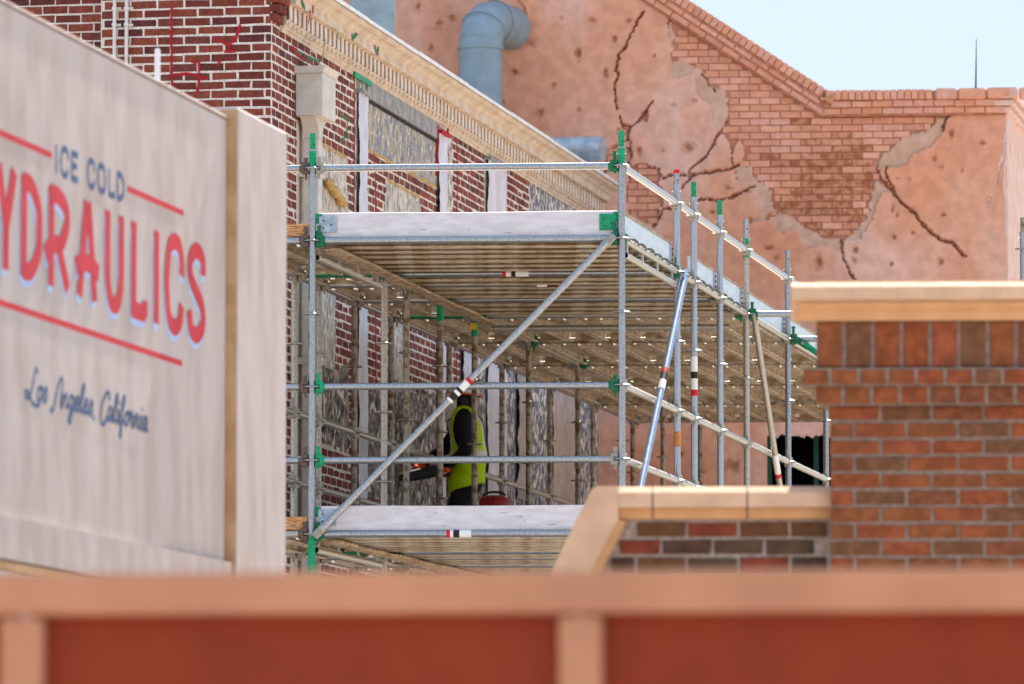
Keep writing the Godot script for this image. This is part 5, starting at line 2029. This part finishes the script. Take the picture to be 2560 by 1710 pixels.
func toe_boards(s: Node3D) -> void:
	for k in [0, 4]:
		var y: float = LEVELS[k]
		var a := node_at(C_LEFT, 0, y) + along * 0.028
		var b := node_at(C_RIGHT, 0, y) + along * 0.028
		var x := (b - a).normalized()
		var z := x.cross(Vector3.UP).normalized()
		var f := Frame.new(a, x, z)
		var len_ := (b - a).length()
		var st := mb()
		# slightly bowed board with a rolled top edge
		var n := 10
		for i in n:
			var u0 := lerpf(0.035, len_ - 0.035, float(i) / n)
			var u1 := lerpf(0.035, len_ - 0.035, float(i + 1) / n)
			var h0 := 0.004 * sin(i * 1.3 + k)
			var h1 := 0.004 * sin((i + 1) * 1.3 + k)
			var v0 := 0.19 + 0.002 * sin(i * 0.9)
			var v1 := 0.19 + 0.002 * sin((i + 1) * 0.9)
			for e in [[0.0, 0.0], [-0.028, -0.028]]:
				quad(st, f.p(u0, 0.028, h0 + e[0]), f.p(u1, 0.028, h1 + e[0]), f.p(u1, v1, h1 + e[0]), f.p(u0, v0, h0 + e[0]))
			quad(st, f.p(u0, v0, h0), f.p(u1, v1, h1), f.p(u1, v1 + 0.003, h1 - 0.012), f.p(u0, v0 + 0.003, h0 - 0.012))
			quad(st, f.p(u0, v0 + 0.003, h0 - 0.012), f.p(u1, v1 + 0.003, h1 - 0.012), f.p(u1, v1, h1 - 0.028), f.p(u0, v0, h0 - 0.028))
			quad(st, f.p(u0, 0.028, h0 - 0.028), f.p(u1, 0.028, h1 - 0.028), f.p(u1, 0.028, h1), f.p(u0, 0.028, h0))
		var o := part("toe_board", st, mats.toe, s)
		var plates := [[0.04, 0.16, mats.plate], [len_ - 0.155, len_ - 0.04, mats.green if k == 4 else mats.plate]]
		for q in plates:
			st = mb()
			fbox(st, f, q[0], q[1], 0.06, 0.172, 0.004, 0.008, 0.001)
			part("end_plate", st, q[2], o)
			for c in [[0.25, 0.14], [0.7, 0.11], [0.25, 0.09]]:
				st = mb()
				var u := lerpf(q[0], q[1], c[0])
				tube(st, f.p(u, c[1], 0.008), f.p(u, c[1], 0.011), 0.007, 10)
				part("bolt", st, mats.bolt, o)
			st = mb()
			var ue: float = 0.03 if q[0] < 1.0 else len_ - 0.03
			fbox(st, f, ue - 0.03, ue + 0.03, 0.12, 0.19, -0.012, 0.0035, 0.004)
			fbox(st, f, ue - 0.03, ue + 0.03, 0.03, 0.075, -0.012, 0.0035, 0.004)
			part("end_clip", st, mats.green, o)
		# dents and scuffs
		st = mb()
		for i in 14:
			st = mb()
			var u := rng.randf_range(0.3, len_ - 0.3)
			var v := rng.randf_range(0.05, 0.175)
			var l := rng.randf_range(0.004, 0.016) if i % 5 else 0.05
			ribbon(st, f, [[u, v, 0.001], [u + l, v + rng.randf_range(-0.006, 0.006), 0.0026], [u + l * 1.2, v, 0.001]], 0.0055)
			part("scuff", st, mats.bolt, o)
		# right hand boards
		for i in 6:
			if i == 1:
				continue
			a = node_at(C_RIGHT, i, y) - out_r * 0.03
			b = node_at(C_RIGHT, i + 1, y) - out_r * 0.03
			var g := Frame.new(a, (b - a).normalized(), (b - a).normalized().cross(Vector3.UP).normalized())
			len_ = (b - a).length()
			st = mb()
			fbox(st, g, 0.05, len_ - 0.06, 0.03, 0.2, -0.026, 0.0, 0.003)
			o = part("toe_board", st, mats.toe_side, s)
			st = mb()
			extrude(st, [[-0.03, 0.2], [0.006, 0.2], [0.006, 0.192], [0.009, 0.192], [0.009, 0.205], [-0.03, 0.205]], g.p(0.05, 0), g.p(len_ - 0.06, 0), g.n, g.v)
			part("board_lip", st, mats.cover, o)
			st = mb()
			fbox(st, g, len_ - 0.14, len_ - 0.045, 0.05, 0.19, 0.0005, 0.005, 0.001)
			part("end_plate", st, mats.plate, o)
			for v: float in [0.08, 0.12, 0.16]:
				st = mb()
				tube(st, g.p(len_ - 0.06, v, 0.004), g.p(len_ - 0.06, v, 0.012), 0.008, 8)
				part("bolt", st, mats.bolt, o)


func loose_boards() -> void:
	var names := ["orange pine board end on edge beside the upper deck's corner post", "orange pine board end with a knot beside the lower deck's corner post"]
	var k := 0
	for lv in [4, 0]:
		var y: float = LEVELS[lv]
		var a := node_at(C_WALLSIDE, 0, y) - out_r * 0.2
		var b := node_at(C_LEFT, 0, y)
		var x := (b - a).normalized()
		var f := Frame.new(a, x, x.cross(Vector3.UP).normalized())
		var len_ := (b - a).length()
		var t := thing("timber_board", f.p(len_ / 2, 0.03), names[k], "timber board", "pine boards beside the corner post")
		var st := mb()
		fbox(st, f, 0.0, len_ - 0.028, 0.027, 0.12, -0.055, -0.015, 0.004)
		part("board", st, mats.timber, t)
		st = mb()
		for i in 3:
			var r := 0.008 + i * 0.011
			var pts := []
			for j in 19:
				pts.append([len_ - 0.13 + r * 2.2 * cos(TAU * j / 18), 0.075 + r * sin(TAU * j / 18), 0.003])
			ribbon(st, f, pts, -0.0135)
		part("knot", st, mats.cover, t)
		k += 1
	# a red can on the lower deck behind the worker
	var y := LEVELS[0] + 0.061
	var c := row(C_WALLSIDE + 0.3, 47.6, y)
	var q := spot(1236, 1250, 47.3)
	c.x = q.x
	c.z = q.z
	var can := thing("red_can", c, "low dark red can on the lower deck behind the worker", "can")
	var s2 := mb()
	lathe(s2, Transform3D(Basis(), c), [[0.0, 0.0], [0.12, 0.0], [0.13, 0.02], [0.13, 0.71], [0.12, 0.74], [0.06, 0.76], [0.0, 0.76]], 20)
	part("body", s2, mats.can_red, can)
	s2 = mb()
	var hp := []
	for i in 9:
		var an := PI * i / 8.0
		hp.append(c + Vector3(0.09 * cos(an), 0.76 + 0.03 * sin(an), 0))
	var hr := []
	for i in 9:
		hr.append(0.01)
	bend(s2, hp, hr, 8)
	part("handle", s2, mats.tool_dark, can)


# ---------------------------------------------------------------- the worker
func field_mesh(bones: Array, cell: float, cut = null, tint = null, blend := 0.035) -> SurfaceTool:
	# bones: [a, b, ra, rb]; smooth union of tapered capsules, meshed as surface nets
	var lo := Vector3.INF
	var hi := -Vector3.INF
	for b in bones:
		var r := maxf(b[2], b[3]) + 0.04
		for q: Vector3 in [b[0], b[1]]:
			lo = lo.min(q - Vector3.ONE * r)
			hi = hi.max(q + Vector3.ONE * r)
	var n := Vector3i(((hi - lo) / cell).ceil()) + Vector3i.ONE * 2
	var sx := n.x
	var sy := n.x * n.y
	var D := PackedFloat32Array()
	D.resize(n.x * n.y * n.z)
	D.fill(0.2)
	for b in bones:
		var a: Vector3 = b[0]
		var e: Vector3 = b[1]
		var ra: float = b[2]
		var rb: float = b[3]
		var r := maxf(ra, rb) + 0.05
		var i0 := Vector3i(((a.min(e) - Vector3.ONE * r - lo) / cell).floor()).clamp(Vector3i.ZERO, n - Vector3i.ONE)
		var i1 := Vector3i(((a.max(e) + Vector3.ONE * r - lo) / cell).ceil()).clamp(Vector3i.ZERO, n - Vector3i.ONE)
		var ab := e - a
		var l2 := maxf(ab.length_squared(), 1e-9)
		for z in range(i0.z, i1.z + 1):
			for y in range(i0.y, i1.y + 1):
				for x in range(i0.x, i1.x + 1):
					var p := lo + Vector3(x, y, z) * cell
					var t := clampf((p - a).dot(ab) / l2, 0, 1)
					var d := (p - a - ab * t).length() - lerpf(ra, rb, t)
					var id := z * sy + y * sx + x
					var o := D[id]
					var h := maxf(blend - absf(o - d), 0.0) / blend
					D[id] = minf(o, d) - h * h * blend * 0.25
	if cut != null:
		for z in n.z:
			for y in n.y:
				for x in n.x:
					var id := z * sy + y * sx + x
					if D[id] < 0.06:
						D[id] = maxf(D[id], cut.call(lo + Vector3(x, y, z) * cell))
	var st := mb()
	var vid := {}
	var vp := []
	for z in n.z - 1:
		for y in n.y - 1:
			for x in n.x - 1:
				var id := z * sy + y * sx + x
				var neg := 0
				var sum := Vector3.ZERO
				var cnt := 0
				var c := [D[id], D[id + 1], D[id + sx], D[id + sx + 1], D[id + sy], D[id + sy + 1], D[id + sy + sx], D[id + sy + sx + 1]]
				for k in 8:
					if c[k] < 0.0:
						neg += 1
				if neg == 0 or neg == 8:
					continue
				for e in [[0, 1], [2, 3], [4, 5], [6, 7], [0, 2], [1, 3], [4, 6], [5, 7], [0, 4], [1, 5], [2, 6], [3, 7]]:
					var d0: float = c[e[0]]
					var d1: float = c[e[1]]
					if (d0 < 0.0) != (d1 < 0.0):
						var t := d0 / (d0 - d1)
						var p0 := Vector3(e[0] & 1, (e[0] >> 1) & 1, e[0] >> 2)
						var p1 := Vector3(e[1] & 1, (e[1] >> 1) & 1, e[1] >> 2)
						sum += p0.lerp(p1, t)
						cnt += 1
				vid[id] = vp.size()
				vp.append(lo + (Vector3(x, y, z) + sum / cnt) * cell)
	st.set_smooth_group(0)
	var emit := func(q: Array) -> void:
		for v in q:
			if tint != null:
				st.set_color(tint.call(vp[v]))
			st.add_vertex(vp[v])
	for z in range(1, n.z - 1):
		for y in range(1, n.y - 1):
			for x in range(1, n.x - 1):
				var id := z * sy + y * sx + x
				var s0 := D[id] < 0.0
				for ax in 3:
					var step: int = [1, sx, sy][ax]
					var s1 := D[id + step] < 0.0
					if s0 == s1:
						continue
					var u: int = [sx, sy, 1][ax]
					var v: int = [sy, 1, sx][ax]
					var q := [id - u - v, id - v, id, id - u]
					var ok := true
					for k in q:
						ok = ok and vid.has(k)
					if not ok:
						continue
					var a: int = vid[q[0]]
					var b: int = vid[q[1]]
					var c: int = vid[q[2]]
					var d: int = vid[q[3]]
					if s0:
						emit.call([a, c, b, a, d, c])
					else:
						emit.call([a, b, c, a, c, d])
	st.generate_normals()
	return st


func worker() -> void:
	var y0 := LEVELS[0] + 0.061
	var base := spot(1157, 1200, 45.3)
	base.y = y0
	var fwd := (-out_r * 0.97 - along * 0.18).normalized()
	var bs := Basis(fwd, Vector3.UP, fwd.cross(Vector3.UP).normalized())
	var t := thing("person", base, "worker in a yellow high visibility vest and black clothes holding a demolition hammer", "person")
	bs = bs.scaled(Vector3.ONE * 0.965)
	t.basis = bs
	# local: x forward, y up, z to the worker's right (away from the camera)
	var V := func(x: float, y: float, z: float) -> Vector3: return Vector3(x, y, z)
	var torso := [
		[V.call(-0.03, 0.76, -0.07), V.call(-0.03, 0.76, 0.07), 0.125, 0.125],
		[V.call(-0.03, 0.78, 0), V.call(-0.05, 1.0, 0), 0.13, 0.125],
		[V.call(-0.05, 1.0, -0.05), V.call(-0.03, 1.2, -0.07), 0.125, 0.12],
		[V.call(-0.05, 1.0, 0.05), V.call(-0.03, 1.2, 0.07), 0.125, 0.12],
		[V.call(-0.01, 1.29, -0.13), V.call(-0.01, 1.29, 0.13), 0.085, 0.085],
	]
	var la := [V.call(-0.01, 1.285, -0.19), V.call(-0.03, 1.02, -0.235), V.call(0.145, 0.88, -0.13)]
	var ra := [V.call(0.01, 1.285, 0.19), V.call(0.16, 1.06, 0.2), V.call(0.36, 0.9, 0.04)]
	var limbs := []
	for arm in [la, ra]:
		limbs.append([arm[0], arm[1], 0.062, 0.05])
		limbs.append([arm[1], arm[2], 0.05, 0.036])
	for s: float in [-1.0, 1.0]:
		limbs.append([V.call(-0.03, 0.74, s * 0.085), V.call(0.07 - 0.03 * s, 0.42, s * 0.11), 0.1, 0.068])
		limbs.append([V.call(0.07 - 0.03 * s, 0.42, s * 0.11), V.call(-0.03 - 0.05 * s, 0.09, s * 0.12), 0.066, 0.048])
		limbs.append([V.call(-0.05 - 0.05 * s, 0.05, s * 0.12), V.call(0.14 - 0.05 * s, 0.035, s * 0.14), 0.048, 0.035])
	var hc: Vector3 = V.call(0.0, 1.44, 0)
	var neck := [[V.call(-0.01, 1.3, 0), V.call(0.02, 1.4, 0), 0.06, 0.058], [hc + Vector3(-0.02, 0.0, 0), hc + Vector3(0.02, 0.03, 0), 0.085, 0.09], [hc + Vector3(0.05, -0.05, 0), hc + Vector3(0.06, -0.02, 0), 0.045, 0.05]]
	var body := obj("body", field_mesh(torso + limbs + neck, 0.016), mats.clothes, t)
	# vest: a shell over the torso, open at the arms and the hem
	var shell := []
	for q in torso:
		shell.append([q[0], q[1], q[2] + 0.02, q[3] + 0.02])
	shell.append([V.call(-0.04, 0.66, -0.06), V.call(-0.04, 0.66, 0.06), 0.15, 0.15])
	shell.append([V.call(-0.0, 1.34, -0.1), V.call(-0.0, 1.34, 0.1), 0.05, 0.05])
	var cut := func(p: Vector3) -> float:
		var hem := (0.72 - 0.25 * (p.x + 0.03)) - p.y if p.x < 0.05 else (0.7 - 0.5 * (p.x - 0.05)) - p.y
		var d := hem
		for arm in [la, ra]:
			var c := Vector3(arm[0].x, 1.2, arm[0].z)
			var e := Vector2((p.x - c.x) / 0.085, (p.y - c.y) / 0.17)
			var inside := 0.10 * (1.0 - e.length())
			if absf(p.z) > 0.085 and signf(p.z) == signf(c.z):
				d = maxf(d, inside)
		d = maxf(d, 0.075 - Vector2(p.x - 0.02, p.z).length() if p.y > 1.3 else -1.0)
		return d
	var lime := lin(176, 214, 12)
	var silver := lin(226, 212, 206)
	var tint := func(p: Vector3) -> Color:
		if p.y > 0.955 and p.y < 1.02 and p.x < -0.03 and fposmod(p.z * 18.0 + p.x * 14.0, 1.0) < 0.7:
			return silver
		if absf(absf(p.z) - 0.1) < 0.02 and p.y > 0.96:
			return silver
		return lime
	var vm := vcol("vest_cloth", 0.75, "bump_soft", 0.6, Vector3.ONE * 6.0, "mottle_soft")
	obj("vest", field_mesh(shell, 0.0125, cut, tint), vm, t)
	# helmet, visor, ear cups
	var st := mb()
	var hp := hc + Vector3(-0.005, 0.055, 0)
	lathe(st, Transform3D(Basis(Vector3.BACK, 0.08), hp), [[0.142, -0.004], [0.15, 0.0], [0.148, 0.006], [0.128, 0.012], [0.124, 0.03], [0.118, 0.06], [0.1, 0.09], [0.07, 0.108], [0.035, 0.116], [0.0, 0.118]], 24)
	cbox(st, Transform3D(Basis(Vector3.BACK, 0.08), hp + Vector3(0, 0.1, 0)), Vector3(0.17, 0.03, 0.03), 0.012)
	obj("hard_hat", st, mats.helmet, t)
	st = mb()
	lathe(st, Transform3D(Basis(Vector3.BACK, 0.08), hp), [[0.151, -0.008], [0.154, -0.006], [0.154, 0.002], [0.151, 0.004]], 24)
	obj("hat_band", st, mats.glove, t)
	st = mb()
	for i in 10:
		var a0 := lerpf(-1.35, 1.35, i / 10.0)
		var a1 := lerpf(-1.35, 1.35, (i + 1) / 10.0)
		var c := hc + Vector3(0.02, 0.06, 0)
		var lo0 := -0.25 + 0.05 * absf(a0)
		var lo1 := -0.25 + 0.05 * absf(a1)
		for k in 3:
			var y_a := lerpf(0.0, lo0, k / 3.0)
			var y_b := lerpf(0.0, lo0, (k + 1) / 3.0)
			var y_c := lerpf(0.0, lo1, (k + 1) / 3.0)
			var y_d := lerpf(0.0, lo1, k / 3.0)
			quad(st, c + Vector3(cos(a0) * 0.13, y_a, sin(a0) * 0.14), c + Vector3(cos(a0) * 0.13, y_b, sin(a0) * 0.14), c + Vector3(cos(a1) * 0.13, y_c, sin(a1) * 0.14), c + Vector3(cos(a1) * 0.13, y_d, sin(a1) * 0.14))
	obj("face_shield", st, mats.white_mark, t)
	for s: float in [-1.0, 1.0]:
		st = mb()
		tube(st, hc + Vector3(-0.01, -0.005, s * 0.07), hc + Vector3(-0.01, -0.005, s * 0.115), 0.036, 16, true, 0.03)
		obj("ear_cup", st, mats.tool_dark, t)
	# gloves: palm, four fingers curled round the grip, thumb from the side
	var grip_a := [la[2] + Vector3(0.02, -0.005, 0.01), Vector3(0.35, -0.9, 0.25).normalized()]
	var grip_b := [ra[2] + Vector3(0.02, -0.01, -0.02), Vector3(0.1, -0.15, -0.98).normalized()]
	for g in [[la, grip_a], [ra, grip_b]]:
		var wrist: Vector3 = g[0][2]
		var hand: Vector3 = g[1][0]
		var ax: Vector3 = g[1][1]
		var f := (hand - wrist).normalized()
		f = ((hand - g[0][1]) as Vector3).normalized()
		f = (f - ax * f.dot(ax)).normalized()
		var sd := ax.cross(f).normalized()
		var hb := [[wrist - f * 0.02, hand - f * 0.0, 0.036, 0.034], [hand - ax * 0.03, hand + ax * 0.03, 0.024, 0.024]]
		var lens := [0.92, 1.0, 0.95, 0.78]
		for i in 4:
			var root: Vector3 = hand + f * 0.02 + ax * (0.034 - i * 0.0225)
			var l: float = lens[i] * 0.03
			var k1: Vector3 = root + f * l + sd * 0.004
			var k2: Vector3 = k1 + sd * l * 0.95 + f * l * 0.25
			var k3: Vector3 = k2 + sd * l * 0.35 - f * l * 0.75
			hb.append([root, k1, 0.0105, 0.01])
			hb.append([k1, k2, 0.01, 0.0095])
			hb.append([k2, k3, 0.0095, 0.0085])
		var th: Vector3 = hand - f * 0.004 + ax * 0.032
		hb.append([th, th + sd * 0.03 + ax * 0.012, 0.013, 0.011])
		hb.append([th + sd * 0.03 + ax * 0.012, th + sd * 0.045 + f * 0.028, 0.011, 0.009])
		obj("glove", field_mesh(hb, 0.0055, null, null, 0.008), mats.glove, t)
	# the hammer, held against the wall
	var to_w := Transform3D(bs, base)
	var ga: Vector3 = to_w * (grip_a[0] + Vector3(0.02, -0.01, 0.03))
	var gb: Vector3 = to_w * (grip_b[0] + Vector3(0.02, -0.02, 0))
	var axis := (gb - ga).normalized()
	var tip_d := (to_w.basis * Vector3(1, -0.22, -0.12)).normalized()
	var h := thing("demolition_hammer", ga, "black and red demolition hammer pointed at the stripped wall", "power tool")
	st = mb()
	bend(st, [ga - tip_d * 0.02, ga + tip_d * 0.03, ga + tip_d * 0.1, ga + tip_d * 0.22, ga + tip_d * 0.3, ga + tip_d * 0.34], [0.03, 0.045, 0.05, 0.045, 0.034, 0.02], 16)
	part("motor_body", st, mats.tool_dark, h)
	st = mb()
	bend(st, [ga + Vector3.UP * 0.045 - tip_d * 0.04, ga - tip_d * 0.07 + Vector3.UP * 0.02, ga - tip_d * 0.075 - Vector3.UP * 0.05, ga - tip_d * 0.02 - Vector3.UP * 0.055], [0.014, 0.016, 0.016, 0.014], 10)
	part("rear_grip", st, mats.tool_dark, h)
	st = mb()
	tube(st, gb, ga + tip_d * 0.22, 0.016, 12)
	part("side_grip", st, mats.tool_red, h)
	st = mb()
	bend(st, [ga + tip_d * 0.33, ga + tip_d * 0.44, ga + tip_d * 0.52, ga + tip_d * 0.56], [0.012, 0.011, 0.01, 0.002], 10)
	part("chisel", st, mats.steel, h)


# ---------------------------------------------------------------- the scene
func _ready() -> void:
	rng.seed = 20240611
	var cam := Camera3D.new()
	cam.name = "camera"
	cam.position = EYE
	cam.rotation = Vector3(PITCH, 0, 0)
	cam.near = 0.5
	cam.far = 400.0
	cam.fov = 6.8914
	add_child(cam)
	var lens := CameraAttributesPhysical.new()
	lens.frustum_focal_length = 199.3
	lens.frustum_focus_distance = 39.2
	lens.frustum_near = 0.5
	lens.frustum_far = 400.0
	lens.exposure_aperture = 5.0
	cam.attributes = lens
	var sky := ProceduralSkyMaterial.new()
	sky.sky_top_color = Color(0.25, 0.345, 0.47).linear_to_srgb()
	sky.sky_horizon_color = Color(0.335, 0.36, 0.38).linear_to_srgb()
	sky.sky_curve = 0.16
	sky.ground_horizon_color = Color(0.3, 0.28, 0.26).linear_to_srgb()
	sky.ground_bottom_color = Color(0.3, 0.28, 0.26).linear_to_srgb()
	sky.sun_angle_max = 3.0
	var env := Environment.new()
	env.background_mode = Environment.BG_SKY
	env.sky = Sky.new()
	env.sky.sky_material = sky
	env.tonemap_mode = Environment.TONE_MAPPER_LINEAR
	env.tonemap_exposure = 2.65
	env.sdfgi_enabled = true
	env.ssao_enabled = true
	env.ssil_enabled = true
	var we := WorldEnvironment.new()
	we.name = "environment"
	we.environment = env
	add_child(we)
	var sun := DirectionalLight3D.new()
	sun.name = "sun"
	sun.light_energy = 1.55
	sun.light_color = Color(1.0, 0.96, 0.9)
	sun.light_angular_distance = 0.5
	sun.shadow_enabled = true
	var el := deg_to_rad(46.0)
	var az := deg_to_rad(13.0)
	var to_sun := Vector3(sin(az) * cos(el), sin(el), -cos(az) * cos(el))
	add_child(sun)
	sun.look_at_from_position(to_sun * 80.0, Vector3.ZERO)
	setup_textures()
	setup_materials()
	ground()
	brick_building()
	pink_building()
	sign_wall()
	gate()
	fence()
	scaffold()
	fittings()
	loose_boards()
	worker()
